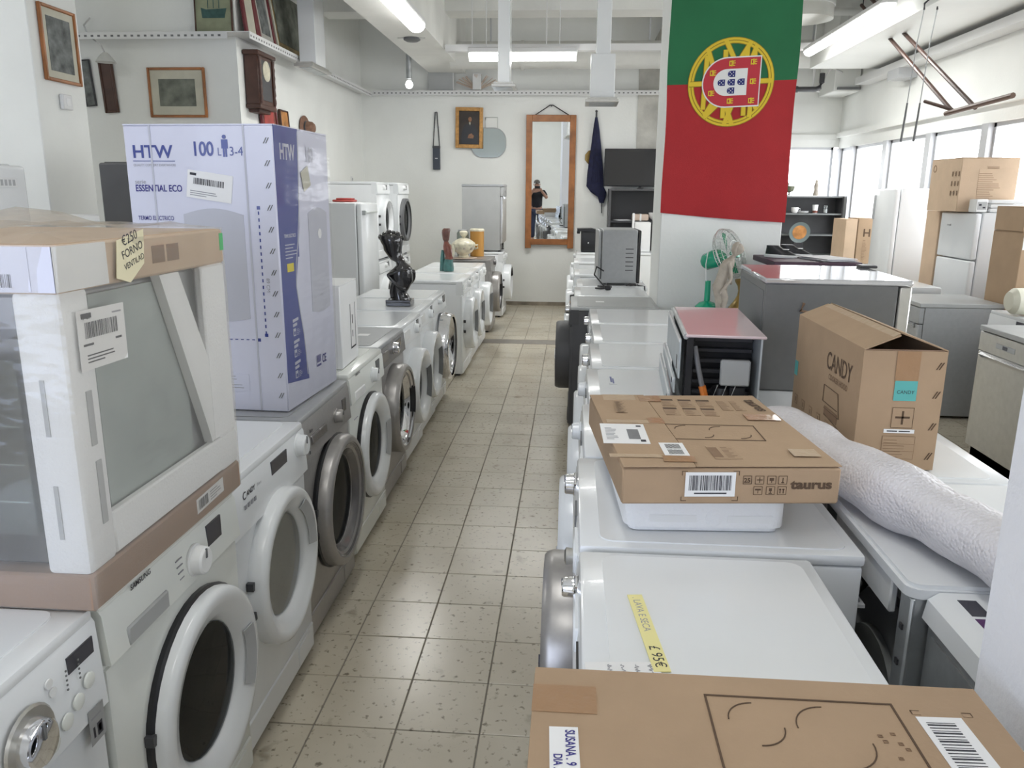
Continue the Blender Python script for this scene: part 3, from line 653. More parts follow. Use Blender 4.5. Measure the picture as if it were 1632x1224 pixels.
for k in range(13): 
    z_ = .05+.07*k
    for s in (0, .008): B().prism([(.222+s, F, z_), (.225+s, F, z_), (.235+s, F, z_+.018), (.232+s, F, z_+.018)], (0, .001, 0)).build('edge_hatch', 'rubber', hb)
patch(.15, .06, 'boxwhite', hb, (-.03, F, .07), 'front', 0, 'fine_print', lines(.0, .0, .14, .06, 6, 'ink_grey', fill=.25))
patch(.155, .088, 'label', hb, (-.052, F-.0003, .722), 'front', R_(-8), 'shipping_label', bars(.022, .045, .105, .020, 30) + lines(.012, .008, .10, .02, 3) + [(.008, .072, .022, .008, 'ink')])
B().tube([(w2+.0012, a, c) for a, c in ((-.060, .095), (-.066, .17), (-.078, .25), (-.100, .33), (-.121, .42), (-.112, .50), (-.085, .58), (-.064, .68), (-.052, .80), (-.044, .94))], .0022, 6).build('panel_edge_line', 'boxpic2', hb)
# blue side panel with text blocks and the wavy edge
B().prism([(w2+.0002, -.236, .10), (w2+.0002, -.045, .075), (w2+.0002, -.075, .25), (w2+.0002, -.118, .42), (w2+.0002, -.065, .62), (w2+.0002, -.040, .948), (w2+.0002, -.240, .948)], (.0008, 0, 0)).build('blue_panel', 'blue', hb)
patch(.075, .075, 'boxpic2', hb, (w2+.0014, -.17, .80), 'right', 0, 'side_print', [(0, 0, .012, .05, 'label'), (.028, 0, .012, .05, 'label'), (.012, .02, .016, .012, 'label')]) if False else None
text('HTW', .07, 'boxpic2', hb, (w2+.0014, -.20, .845), 'right', bold=.002, sx=.75); text('100', .07, 'boxpic', hb, (w2+.0014, .02, .845), 'right', bold=.002, sx=.7)
for z_, a in ((.59, 'TERMO ELÉCTRICO'),): text(a, .016, 'label', hb, (w2+.0014, -.20, z_), 'right', sx=.7)
patch(.12, .055, 'blue', hb, (w2+.0010, -.20, .52), 'right', 0, 'side_print', lines(0, 0, .11, .055, 5, 'boxpic2', fill=.3))
patch(.055, .028, 'yellow_ink', hb, (w2+.0014, -.19, .475), 'right', 0, 'yellow_mark')
for k, (a, c) in enumerate((('Temperatura', 'ajustable'), ('Resistencia', 'protegida'), ('Diseño', 'compacto'))):
    z_ = .30-.075*k; patch(.05, .010, 'boxpic2', hb, (w2+.0012, -.17, z_), 'right', R_(4), 'side_heading'); patch(.036, .010, 'boxpic2', hb, (w2+.0012, -.17, z_-.016), 'right', R_(4), 'side_heading')
    patch(.022, .026, 'boxpic2', hb, (w2+.0014, -.17, z_-.048), 'right', 0, 'side_icon', [(.004, .004, .014, .012, 'blue')]); patch(.034, .024, 'blue', hb, (w2+.0012, -.142, z_-.047), 'right', 0, 'side_print', lines(0, 0, .034, .024, 4, 'boxpic2', fill=.3))
text('CE', .045, 'ink_blue', hb, (w2+.0014, .09, .105), 'right', bold=.001, sx=.8); patch(.05, .045, 'boxwhite', hb, (w2+.0014, .03, .10), 'right', 0, 'side_print', bars(.002, .015, .045, .028, 10, 'ink_blue') + [(.002, 0, .045, .008, 'ink_blue')])
patch(.07, .07, 'old_paper', hb, (w2+.003, -.01, .74), 'right', R_(20), 'paper_tag')
for x_ in (-.165, .155): B().box(x_, x_+.006, F-.0006, F+.0005, .004, h-.003).build('wrap_seam', 'boxpic2', hb)
b = B()                                         # stretch film round the far half of the box
for (x0, y0, x1, y1) in ((w2+.004, -d2-.003, w2+.004, d2+.004),):
    n_ = 14; vs = [[b.bm.verts.new((x0+.003*abs(math.sin(i*2.1+j)), y0+(y1-y0)*i/n_, .002+(h)*j/8)) for j in range(9)] for i in range(n_+1)]
    for i in range(n_):
        for j in range(8): b.bm.faces.new((vs[i][j], vs[i+1][j], vs[i+1][j+1], vs[i][j+1]))
b.build('stretch_film', 'wrap_light', hb, smooth=True)
sb = carton('appliance_box', 'small white printed box behind the tall water heater box', (-1.10, 3.40, .852), .26, .30, .36, 'white_matte', R_(2), 'box')
patch(.12, .20, 'label', sb, (.1305, .01, .06), 'right', 0, 'box_print', [(0, 0, .008, .2, 'ink'), (0, 0, .09, .008, 'ink'), (.03, .05, .012, .03, 'ink'), (.03, .11, .012, .04, 'ink'), (.085, 0, .008, .2, 'ink')])

# ---- flat hob carton on a foam tray (right row)
st = thing('foam_tray', 'white moulded polystyrene tray under the flat hob carton', 'foam tray', (.30, 1.965, .853), R_(3))
b = B(); b.prism([(px, py, 0) for px, py in rrect(.36, .56, .03)], (0, 0, .092)); bmesh.ops.bevel(b.bm, geom=[e for e in b.bm.edges if abs(e.verts[0].co.z-e.verts[1].co.z) < 1e-6], offset=.012, segments=2, affect='EDGES'); b.build('tray_shell', 'foam', st)
for x0, x1 in ((-.125, .0-.02), (.05, .15)): B().box(x0, x1, -.2812, -.279, .025, .042).build('tray_recess', 'white_matte', st)
B().lathe([(.020, 0), (.018, .0008), (0, .0008)], ax='y', n=20).build('moulding_mark', 'foam', st, (.02, -.280, .036))
hc = carton('hob_carton', 'flat brown hob carton with several labels on the white foam tray', (.325, 1.93, .946), .47, .605, .085, 'card', R_(5.5), group='hob cartons', flaps=False)
w2, d2, h = .235, .3025, .0855
B().box(-w2, -w2+.155, -d2-.004, d2, h-.001, h+.003, bev=.001).build('top_flap', 'card', hc)
B().box(-w2+.157, w2, -d2, d2, h-.001, h+.001).build('top_flap', 'card', hc)
Z = h+.0014; F = -d2-.001
def tp(wx, wy):     # world point on the carton's top -> local
    a = R_(-5.5); x, y = wx-.325, wy-1.93; return (x*math.cos(a)-y*math.sin(a), x*math.sin(a)+y*math.cos(a))
def top_patch(wx, wy, w, d, m, name, extra=None, roll=0, dz=0): return patch(w, d, m, hc, (*tp(wx, wy), Z+dz+.002), 'top', roll, name, extra)
top_patch(.085, 1.755, .108, .16, 'label', 'shipping_label', bars(.06, .06, .03, .06, 2)[:0] + [(.062, .035+.005*k, .028, .0028, 'ink') for k in range(16)] + lines(.01, .03, .03, .10, 9) + [(.088, .135, .012, .012, 'ink'), (.088, .015, .012, .016, 'ink')], R_(-4))
top_patch(.217, 1.675, .055, .095, 'label', 'barcode_label', [(.012+.0028*k*1.0, .012, .0016, .032, 'ink') for k in range(12)] + [(.012+.0028*k, .052, .0016, .032, 'ink') for k in range(12)], R_(-2))
b = B(); 
def fr(x0, x1, y0, y1, t_=.0025):
    b = B()
    for a in ((x0, x1, y0, y0+t_), (x0, x1, y1-t_, y1), (x0, x0+t_, y0+t_, y1-t_), (x1-t_, x1, y0+t_, y1-t_)): b.box(a[0], a[1], a[2], a[3], 0, .0006)
    return b
q = fr(0, .245, 0, .125).build('hob_outline', 'print', hc, (*tp(.222, 1.808), Z+.0005), (0, 0, R_(-4)))
def arc(cx, cy, r, a0, a1, w=.0022, n=10):
    b = B(); pi = [(cx+(r-w/2)*math.cos(R_(a0+(a1-a0)*k/n)), cy+(r-w/2)*math.sin(R_(a0+(a1-a0)*k/n)), 0) for k in range(n+1)]; po = [(cx+(r+w/2)*math.cos(R_(a0+(a1-a0)*k/n)), cy+(r+w/2)*math.sin(R_(a0+(a1-a0)*k/n)), 0) for k in range(n+1)]
    return b.prism(pi+po[::-1], (0, 0, .0006))
for c_, r_, a0, a1 in (((.075, .085), .03, 90, 180), ((.105, .04), .025, 270, 360), ((.16, .08), .032, 90, 180), ((.19, .045), .03, 270, 360)): arc(*c_, r_, a0, a1).build('hob_zone', 'print', hc, (*tp(.222, 1.808), Z+.0005), (0, 0, R_(-4)))
for i, (wx, wy) in enumerate(((.258, 2.165), (.308, 2.165), (.358, 2.165), (.258, 2.075), (.31, 2.075), (.358, 2.075))):
    top_patch(wx, wy-.055, .038, .075, 'card', 'printed_notes', [(.0, .055, .036, .018, 'print')] + lines(.002, .0, .034, .05, 5, 'print_soft', i), R_(-4), -.0018)
for wx in (.415, .45): top_patch(wx, 2.08, .028, .10, 'card', 'printed_notes', lines(0, 0, .026, .10, 8, 'print_soft', int(wx*100)), R_(-4), -.0018)
top_patch(.10, 2.01, .03, .19, 'card', 'printed_notes', lines(0, 0, .012, .19, 22, 'print_soft', 5), 0, -.0016); top_patch(.325, 1.67, .06, .09, 'card', 'printed_notes', [(0, .01, .022, .07, 'print_soft')] + lines(.03, .01, .025, .075, 8, 'print_soft', 8), 0, -.0018)
top_patch(.128, 2.02, .030, .12, 'card', 'printed_notes', [(.002+.0035*(k % 2), .006*k, .022-.006*(k % 3), .0028, 'print') for k in range(19)], R_(-4), .0012); text('taurus', .046, 'print', hc, (*tp(.490, 2.195), Z+.0012), 'top', R_(-86), bold=.0010, name='carton_lettering')
for k_, (wx, wy, w_, d_, m_) in enumerate(((.10, 2.155, .09, .06, 'tape_clear'), (.20, 2.15, .06, .06, 'tape'), (.10, 1.925, .13, .028, 'tape_clear'), (.205, 1.93, .04, .05, 'tape'), (.46, 1.985, .085, .055, 'tape'), (.50, 1.70, .06, .05, 'tape_clear'), (.095, 1.655, .12, .022, 'tape_clear'), (.21, 1.635, .07, .04, 'tape'))):
    top_patch(wx, wy, w_, d_, m_, 'packing_tape', None, R_(-3), -.0006+.00025*k_)
for wx, wy, d_ in ((.551, 1.98, .055), (.549, 1.71, .05)): pass
patch(.108, .055, 'label', hc, (-.1, F, .018), 'front', 0, 'barcode_label', bars(.008, .014, .092, .034, 40) + [(.02, .006, .07, .003, 'ink')])
for (x_, z_, a) in ((-.108, .066, 0), (.002, .066, 1), (-.108, .008, 2), (.002, .008, 3)):
    patch(.014, .010, 'card', hc, (x_, F+.0004, z_), 'front', 0, 'corner_mark', [(0 if a % 2 == 0 else .012, 0, .0016, .010, 'print'), (0, .0085 if a < 2 else 0, .012, .0016, 'print')])
def icon(p, x, z, s, face='front', kind=0, F_=None, m_='print'):
    e = [(0, 0, s, .0012, m_), (0, s-.0012, s, .0012, m_), (0, 0, .0012, s, m_), (s-.0012, 0, .0012, s, m_)]
    k = s/6
    e += {0: [(k*1.2, k*1.5, k*1.4, k*3, m_), (k*3.3, k*1.5, k*1.4, k*3, m_)], 1: [(k, k*2.8, k*4, k*.6, m_), (k*2.7, k, k*.6, k*4, m_)], 2: [(k*1.5, k*2.5, k*3, k*2, m_), (k*2.7, k, k*.6, k*2, m_)],
          3: [(k*2.7, k, k*.7, k*3.6, m_), (k*2, k*.8, k*2, k*.8, m_)], 4: [(k, k*3.2, k*4, k*1.2, m_), (k*2.8, k, k*.5, k*2.5, m_)], 5: [(k*2, k*2.6, k*2, k*2.2, m_), (k*2.7, k*1.2, k*.6, k*1.5, m_), (k*1.8, k*.8, k*2.4, k*.6, m_)], 6: [(k*1.4, k, k*.7, k*3, m_), (k*3.6, k, k*.7, k*3, m_), (k, k*3.4, k*1.5, k, m_), (k*3.2, k*3.4, k*1.5, k, m_)]}[kind]
    return patch(s, s, 'card', p, (x, F_ if F_ is not None else F+.0003, z) if face == 'front' else (F_, x, z), face, 0, 'handling_icon', e)
for i, x_ in enumerate((.024, .05, .076, .10)): 
    if i: icon(hc, x_, .046, .019, 'front', i)
    else: icon(hc, x_, .046, .019, 'front', 0) if False else (fr(0, .019, 0, .019, .0012).build('handling_icon', 'print', hc, (x_, F+.0006, .046), (R_(90), 0, 0)), text('25', .014, 'print', hc, (x_+.002, F, .050), name='carton_lettering', bold=.0005))
for i, x_ in enumerate((.048, .075, .10)): icon(hc, x_, .022, .019, 'front', 4+i)
text('taurus', .028, 'print', hc, (.128, F, .036), bold=.0012, sx=1.25, name='carton_lettering')

# ---- foreground hob carton
fc = carton('hob_carton', 'large brown hob carton with printed four-zone drawing and white note, nearest the camera', (.263, .70, .852), .60, .60, .088, 'card', R_(0), group='hob cartons', flaps=False)
Z = .0895-.001
B().box(-.299, .299, -.299, .299, .084, .088).build('top_flap', 'card', fc)
def fl(wx, wy): return (wx-.263, wy-.70)
q = fr(0, .245, 0, .36, .003).build('hob_outline', 'print', fc, (*fl(.192, .595), Z))
for c_, r_, a0, a1 in (((.252, .905), .036, 90, 180), ((.247, .893), .036, 270, 360), ((.342, .898), .042, 90, 185), ((.338, .868), .046, 270, 365)): arc(*fl(*c_), r_, a0, a1, .0017).build('hob_zone', 'print', fc, (0, 0, Z))
for i, (x_, y_) in enumerate(((.395, .885), (.412, .89), (.398, .875), (.415, .872), (.42, .862), (.405, .845))): fr(0, .006, 0, .005, .0012).build('hob_control', 'print_soft', fc, (*fl(x_, y_), Z))
patch(.085, .058, 'tape', fc, (*fl(-.037, .90), Z), 'top', R_(0), 'packing_tape')
q = patch(.036, .20, 'label', fc, (*fl(-.006, .67), Z+.0004), 'top', R_(2), 'paper_note')
text('SUSANA . 9', .017, 'ink_blue', q, (.020, .194, .001), 'top', R_(-90), bold=.0003, sx=.75); text('DIA .', .015, 'ink_blue', q, (.005, .150, .001), 'top', R_(-90), bold=.0003, sx=.8)
patch(.058, .16, 'label', fc, (*fl(.463, .77), Z), 'top', R_(2), 'barcode_label', [(.008, .012+.0052*k*1.0, .036, (.0018, .003, .0012)[k % 3], 'ink') for k in range(27)])
for x_, y_ in ((.455, .935), (.52, .935)): patch(.012, .008, 'card', fc, (*fl(x_, y_), Z-.0003), 'top', 0, 'corner_mark', [(0, .0065, .012, .0015, 'print'), (0 if x_ < .5 else .0105, 0, .0015, .008, 'print')])

# ---- cooker hood carton with tented flaps
kc = thing('cooker_hood_carton', 'tall brown cooker hood carton with half open taped top', 'carton', (.907, 2.485, .853))
w2, d2, h = .11, .315, .335
b = B()
for x0, x1, y0, y1 in ((-w2, -w2+.004, -d2, d2), (w2-.004, w2, -d2, d2), (-w2+.0041, w2-.0041, -d2, -d2+.004), (-w2+.0041, w2-.0041, d2-.004, d2)): b.box(x0, x1, y0, y1, 0, h)
b.box(-w2+.0041, w2-.0041, -d2+.0041, d2-.0041, 0, .004); b.build('carton_body', 'card', kc)
rz_ = .04
B().prism([(-w2, -d2, h), (-w2, d2, h), (-.018, d2, h+rz_), (-.018, -d2, h+rz_)], (0, 0, .004)).build('top_flap', 'card', kc)
B().prism([(w2, -d2, h), (w2, d2, h), (-.008, d2, h+rz_+.003), (-.008, -d2+.05, h+rz_+.003)], (0, 0, .004)).build('top_flap', 'card', kc)
B().prism([(-w2+.006, d2-.01, h-.004), (w2-.006, d2-.01, h-.004), (0, d2-.12, h-.03)], (0, 0, .003)).build('end_flap', 'card_dark', kc)
B().prism([(-w2+.006, -d2+.006, h), (w2-.006, -d2+.006, h), (w2-.05, -d2+.10, h-.05), (-w2+.05, -d2+.10, h-.05)], (0, 0, .003)).build('end_flap', 'card_dark', kc)
B().prism([(-.05, -d2+.01, h+rz_*.68), (-.05, d2-.02, h+rz_*.68), (-.016, d2-.02, h+rz_+.005), (-.016, -d2+.01, h+rz_+.005)], (0, 0, .0015)).build('packing_tape', 'tape_clear', kc)
F = -d2-.0012; L_ = -w2-.0012
patch(.062, .085, 'tape', kc, (-.022, F, .25), 'front', 0, 'packing_tape'); q = patch(.060, .056, 'teal', kc, (-.020, F-.0003, .197), 'front', 0, 'teal_label'); text('CANDY', .014, 'ink', q, (.007, .020, .001), 'top', sx=.95)
icon(kc, -.018, .120, .058, 'front', 1)
patch(.082, .011, 'label', kc, (-.035, F-.0004, .105), 'front', 0, 'white_label', [(.008, .004, .028, .003, 'ink'), (.04, .004, .03, .003, 'ink')])
patch(.088, .066, 'card', kc, (-.036, F+.0003, .030), 'front', 0, 'printed_table', lines(.004, .004, .07, .058, 7, 'print_soft', 3, .2) + [(0, 0, .088, .001, 'print_soft'), (0, .065, .088, .001, 'print_soft'), (0, 0, .001, .066, 'print_soft'), (.087, 0, .001, .066, 'print_soft'), (0, .022, .088, .001, 'print_soft'), (0, .043, .088, .001, 'print_soft')])
for z_ in (.285, .205, .115, .03):
    for s in (0, .007): B().prism([(.083+s, F, z_), (.086+s, F, z_), (.097+s, F, z_+.02), (.094+s, F, z_+.02)], (0, .001, 0)).build('edge_hatch', 'print', kc)
text('CANDY', .075, 'print', kc, (L_, -.02+.0, .225), 'left', bold=.0006, sx=.85, name='carton_lettering'); text('COOKER HOOD', .024, 'print_soft', kc, (L_, -.05, .195), 'left', bold=.0004, sx=.95, name='carton_lettering')
for i in range(6): patch(.032, .032, 'card', kc, (L_, .28-.085*i, .035), 'left', 0, 'handling_icon', [(0, 0, .032, .002, 'print_soft'), (0, .03, .032, .002, 'print_soft'), (0, 0, .002, .032, 'print_soft'), (.03, 0, .002, .032, 'print_soft'), (.01, .008, .012, .016, 'print_soft')])
q = B()
for a in (((0, .10), (.13, .10)), ((0, .10), (.0, .048)), ((.13, .10), (.155, .03)), ((0, .048), (.135, .048)), ((.015, .03), (.155, .03)), ((.02, .012), (.155, .0))): q.tube([(L_, -.0-x_, .07+z_) for x_, z_ in a], .0012, 4)
q.build('hood_drawing', 'print', kc, (0, -.02, .0)); patch(.12, .03, 'print_soft', kc, (L_, -.04, .078), 'left', 0, 'hood_filter')
patch(.035, .05, 'teal', kc, (L_, .31, .13), 'left', 0, 'teal_label')

# ---- cooling unit pulled out of its housing (metal box with the machinery side towards us)
cu = thing('cooling_unit', 'low metal cooling unit with open compressor end and glossy top', 'appliance', (.545, 3.02, .853), R_(-3.5))
w2, d2, h = .125, .34, .27
B().box(-w2, w2, d2-.01, d2, 0, h).box(w2-.006, w2, -d2, d2, 0, h).box(-w2, w2, -d2, d2, 0, .006).build('housing', 'steel_blue', cu)
B().box(-w2-.005, w2+.012, -d2-.006, d2+.01, h, h+.010, bev=.003).build('top_panel', M('pink_reflection', (.74, .60, .62), .12, coat=.4, ns=3, na=.02), cu)  # pink reflection of the red flag is put into the base colour
B().tube([(-w2-.004, -d2, h+.002), (-w2-.004, d2, h+.002)], .010).build('top_rail', 'galv', cu)
for z0, z1, x_ in ((.125, .262, -.022), (.075, .128, -.036), (.0, .080, -.050)):
    q = B().box(-w2+x_-.003, -w2+x_+.004, -d2, d2, z0, z1, bev=.001).build('side_plate', 'steel_blue', cu)
    B().box(-w2+x_-.005, -w2+x_-.002, -d2, d2, z1-.010, z1).build('plate_lip', 'white_matte', q)
    B().box(-w2+x_-.0045, -w2+x_-.002, -d2+.07, -d2+.095, z0+.02, z0+.02+(z1-z0)*.35).build('plate_slot', 'black', q)
for p in ((.30, .235), (.24, .215)): B().box(-w2-.0045, -w2-.002, p[0], p[0]+.02, p[1], p[1]+.025).build('plate_sticker', 'label', cu)
B().box(-w2+.006, w2-.008, -d2+.16, -d2+.17, .006, h).build('rear_shield', 'black', cu)
for k in range(6): B().box(-w2+.035, w2-.012, -d2+.125, -d2+.15, .255-.038*k-.02, .255-.038*k-.006, bev=.002).build('condenser_fin', 'dark', cu)
B().box(-w2, -w2+.022, -d2, -d2+.02, 0, h).build('front_post', 'black', cu)
q = B().lathe([(0, 0), (.035, 0), (.042, .012), (.042, .05), (.034, .075), (0, .085)], n=18).build('compressor', 'black', cu, (.01, -d2+.075, .01))
B().box(-.005, .095, -d2+.02, -d2+.045, .10, .19, bev=.005).build('control_box', 'grey_panel', cu)
B().box(.03, .085, -d2+.03, -d2+.07, .05, .095, bev=.004).build('starter_box', 'black', cu)
B().tube([(-w2+.03, -d2+.03, .235), (-w2+.045, -d2+.015, .16), (-w2+.07, -d2+.01, .06), (-w2+.085, -d2+.012, .0)], .009).build('insulated_pipe', 'hose', cu)
B().tube([(-w2+.060, -d2+.008, .10), (-w2+.073, -d2+.008, .055)], .0125).build('orange_sleeve', 'orange', cu)
for k in range(3): B().tube([(-.01+.03*k, -d2+.03, .10), (-.03+.03*k, -d2+.01, .05), (.0+.03*k, -d2+.015, .01)], .0025, 6).build('refrigerant_pipe', 'galv', cu)
for x_ in (.0, .045): B().lathe([(.014, 0), (.014, .004), (.007, .004), (.007, 0)], ax='y', n=14).build('rubber_mount', 'stone', cu, (x_, -d2+.012, .02))

# ---- compact grey dishwasher on the back-to-back row
dw = thing('tabletop_dishwasher', 'grey metal tabletop dishwasher with shiny top in front of the column', 'dishwasher', (1.02, 3.37, .853), R_(-3))
w2, d2, h = .265, .31, .435
B().box(-w2, w2-.05, -d2, d2, .0, h-.02, bev=.004).build('cabinet', M('grey_coat', (.15, .152, .15), .42, metal=.2, ns=30, na=.04), dw)
B().box(-w2-.003, w2, -d2-.003, d2+.003, h-.02, h, bev=.005).build('top_panel', M('top_gloss', (.62, .62, .63), .10, metal=.5), dw)
B().box(w2-.045, w2, -d2+.002, d2-.002, .02, h-.022, bev=.006).build('door', 'inox', dw)
B().box(-w2-.002, -w2+.001, -d2+.03, d2-.03, .03, h-.05).build('side_panel', 'rubber', dw)
B().box(w2+.0, w2+.012, -.12, .12, h-.09, h-.06, bev=.004).build('door_handle', 'chrome', dw)
B().tube([(-.12, -d2-.004, h-.09), (-.13, -d2-.004, h-.12), (-.10, -d2-.004, h-.125), (-.09, -d2-.004, h-.15)], .006, 6).build('tape_residue', 'print_soft', dw)
B().box(w2-.04, w2+.03, d2-.10, d2-.02, h+.0, h+.012, bev=.004).build('inlet_clip', 'dark', dw)
# ================================================================ back-to-back row and the bright right side
G3 = 'machines of the back-to-back row'
def MS(label, yc, x=.95, **k): return washer(label, x, yc, LR, d=.52, group=G3, door=dict(g=(0, .43, .23, .15, .07)), dial=(.06, .79, .03, 'white_matte'), **k)
# opened washing machine: drum and belt side visible at its back
om = thing('washing_machine', 'white washing machine with its back panel removed and drum exposed', 'washing machine', (.95, 1.775, 0), 0, G3)
B().box(-.255, .26, -.298, -.29, .02, .82).box(-.255, .26, .29, .298, .02, .82).box(.25, .26, -.298, .298, .02, .82).box(-.255, .26, -.298, .298, .02, .03).build('cabinet', 'galv', om)
b = B().prism([(px, py, .822) for px, py in rrect(.545, .605, .03)], (0, 0, .028)); bmesh.ops.bevel(b.bm, geom=[e for e in b.bm.edges if abs(e.verts[0].co.z-.85) < 1e-4 and abs(e.verts[1].co.z-.85) < 1e-4], offset=.008, segments=2, affect='EDGES'); b.build('top_panel', 'white', om)
B().box(-.262, -.245, -.20, .16, .735, .822, bev=.004).build('top_brace', 'white_matte', om)
for y_ in (-.297, .245): 
    q = B().box(-.262, -.225, y_, y_+.052, .02, .82, bev=.004).build('corner_post', 'galv', om)
    for z_ in (.74, .66, .56, .40, .25): B().lathe([(.006, 0), (.006, .004), (0, .004)], o=(-.262, y_+.026, z_), n=8, ax='x').build('screw', 'chrome', q) if False else B().box(-.266, -.261, y_+.020, y_+.032, z_, z_+.012).build('screw', 'dark', q)
B().lathe([(0, -.185), (.15, -.185), (.20, -.19), (.245, -.17), (.255, -.10), (.255, .18), (.22, .21), (0, .21)], o=(0, 0, .42), ax='x', n=36).build('drum', 'grey_panel', om)
B().lathe([(.14, -.205), (.155, -.205), (.155, -.188), (.14, -.188)], o=(0, 0, .42), ax='x', n=30).build('belt_pulley', 'wire', om)
B().lathe([(.256, -.155), (.262, -.15), (.262, -.11), (.256, -.10)], o=(0, 0, .42), ax='x', n=36).build('drum_band', 'white_matte', om)
for k in range(3): B().tube([(-.20, -.25+.03*k, .62-.05*k), (-.19, -.20+.03*k, .55-.05*k), (-.16, -.16+.02*k, .50-.05*k)], .008, 6).build('spring', 'wire', om)
B().box(-.20, -.10, -.27, -.20, .10, .30, bev=.01).build('pump_housing', 'dark', om)
# galvanised back of the nearest one
gm = thing('washing_machine', 'white topped washing machine with galvanised back beside the right pillar', 'washing machine', (.98, 1.292, 0), 0, G3)
B().box(-.26, .26, -.175, .175, .02, .80, bev=.004).build('cabinet', 'galv', gm)
B().prism([(-.272, -.178, .79), (-.272, .178, .79), (-.262, .178, .835), (.262, .178, .838), (.262, -.178, .838), (-.262, -.178, .835)][:0] or [(-.272, -.178, .785), (-.266, -.178, .825), (-.245, -.178, .840), (.262, -.178, .840), (.262, -.178, .785)], (0, .356, 0)).build('top_panel', 'white', gm)
B().box(-.264, -.258, -.15, .15, .10, .76).build('back_panel', 'galv', gm)
patch(.13, .05, 'label', gm, (-.2645, .09, .50), 'left', R_(-35), 'rating_sticker', bars(.01, .012, .05, .026, 12) + lines(.07, .008, .05, .034, 5))
for y_ in (-.12, .12): B().box(-.268, -.262, y_, y_+.02, .79, .81).build('top_clip', 'galv', gm)
patch(.06, .035, 'screen', gm, (-.19, .09, .8402), 'top', R_(90), 'window_mark'); patch(.06, .035, 'purple', gm, (-.19, .02, .8402), 'top', R_(90), 'window_mark')
MS('white topped machine under the near end of the cooker hood carton', 2.395)
MS('white topped machine under the grey tabletop dishwasher', 3.005); MS('white machine behind the one under the tabletop dishwasher', 3.615)
MS('white machine next to last before the column in the back-to-back row', 4.4, .985); MS('white machine by the column holding the fan and the stone figure', 5.13, .975)
# drain hoses behind the deep machine
h_ = thing('hose_bundle', 'grey ribbed drain hose coil hanging behind the deep white machine', 'hose', (.660, 1.76, 0))
for k in range(4):
    pts = [(.0+.006*math.sin(k*2), -.02-.012*k+.10*math.sin(a), .60-.02*k+.17*math.cos(a)) for a in [R_(x) for x in range(-20, 205, 15)]]
    B().tube(pts, .011, 8).build('hose_loop', 'hose', h_)
B().box(-.018, .012, -.105, -.06, .70, .708).build('cable_tie', 'label', h_)
B().tube([(.0, .05, .45), (.0, .04, .2), (.0, .02, .02)], .012).build('hose_end', 'hose', h_)
# bubble wrapped roll
r_ = thing('bubble_wrap_roll', 'long roll in clear bubble wrap lying across the white machine tops', 'roll', (.775, 1.77, .852))
b = B(); P0, P1 = Vector((-.165, .53, .075)), Vector((.15, -.58, .080)); ax_ = (P1-P0).normalized(); sd = ax_.cross(Vector((0, 0, 1))).normalized(); rings = []
for i in range(41):
    f = i/40; c_ = P0.lerp(P1, f); rr = .070+.006*math.sin(f*17)+.003*math.sin(f*41); ring = []
    for k in range(28):
        a = 2*PI*k/28; w_ = rr*(1+.03*math.sin(3*a+f*9)+.018*math.sin(7*a+f*31)); v = c_+sd*w_*1.12*math.cos(a)+Vector((0, 0, 1))*w_*.98*math.sin(a); v.z = max(v.z, .001); ring.append(b.bm.verts.new(v))
    rings.append(ring)
for a, c_ in zip(rings, rings[1:]):
    for k in range(28): b.bm.faces.new((a[k], a[(k+1) % 28], c_[(k+1) % 28], c_[k]))
b.bm.faces.new(rings[0]); b.bm.faces.new(rings[-1]); bmesh.ops.recalc_face_normals(b.bm, faces=b.bm.faces[:]); b.build('wrapped_core', 'bubble', r_, smooth=True)
b = B(); b.tube([P0.lerp(P1, f)+sd*(-.085-.008*math.sin(f*14))+Vector((0, 0, -.040)) for f in [.30+.65*i/20 for i in range(21)]], .036, 14); b.build('loose_wrap', 'bubble', r_, smooth=True)

# ---- things before the column
fn = thing('desk_fan', 'green and white desk fan standing before the white column', 'fan', (.905, 5.33, .853))
b = B().lathe([(.075, 0), (.078, .018), (.05, .045), (.02, .055), (.018, .19), (0, .19)], n=22); b.build('fan_base', 'fan_green', fn)
q = Matrix.Translation((.085, -.01, .355)) @ Matrix.Rotation(R_(-38), 4, 'Z') @ Matrix.Rotation(R_(-22), 4, 'Y')
def fobj(bb, n_, m_, p=fn): o = bb.build(n_, m_, p); o.matrix_basis = q; return o
mo = fobj(B().lathe([(0, -.155), (.035, -.152), (.055, -.13), (.06, -.06), (.05, -.02), (.03, .0)], ax='x', n=14), 'motor_housing', 'fan_green')
cg = B()
for xx, rr in ((.045, .165), (.02, .155), (.075, .155), (.09, .12), (.0, .12), (.095, .07)): cg.tube([(xx, rr*math.cos(2*PI*k/28), rr*math.sin(2*PI*k/28)) for k in range(29)], .0022 if rr < .16 else .006, 5)
for k in range(40):
    a = 2*PI*k/40; cs, sn = math.cos(a), math.sin(a)
    cg.tube([(.0, .04*cs, .04*sn), (.0, .12*cs, .12*sn), (.02, .155*cs, .155*sn), (.045, .165*cs, .165*sn), (.075, .155*cs, .155*sn), (.09, .12*cs, .12*sn), (.095, .05*cs, .05*sn)], .0013, 4)
fobj(cg, 'fan_cage', 'wire')
fobj(B().lathe([(0, .09), (.045, .09), (.045, .1), (0, .105)], ax='x', n=18), 'cage_badge', 'fan_green')
for k in range(4):
    b = B(); a0 = k*PI/2; b.prism([(.03+.02*(s), r*math.cos(a0+da), r*math.sin(a0+da)) for s, r, da in ((0, .02, 0), (.2, .09, -.35), (.4, .14, -.25), (.9, .14, .25), (1, .07, .5))], (.003, 0, 0)); fobj(b, 'fan_blade', 'fan_blade')
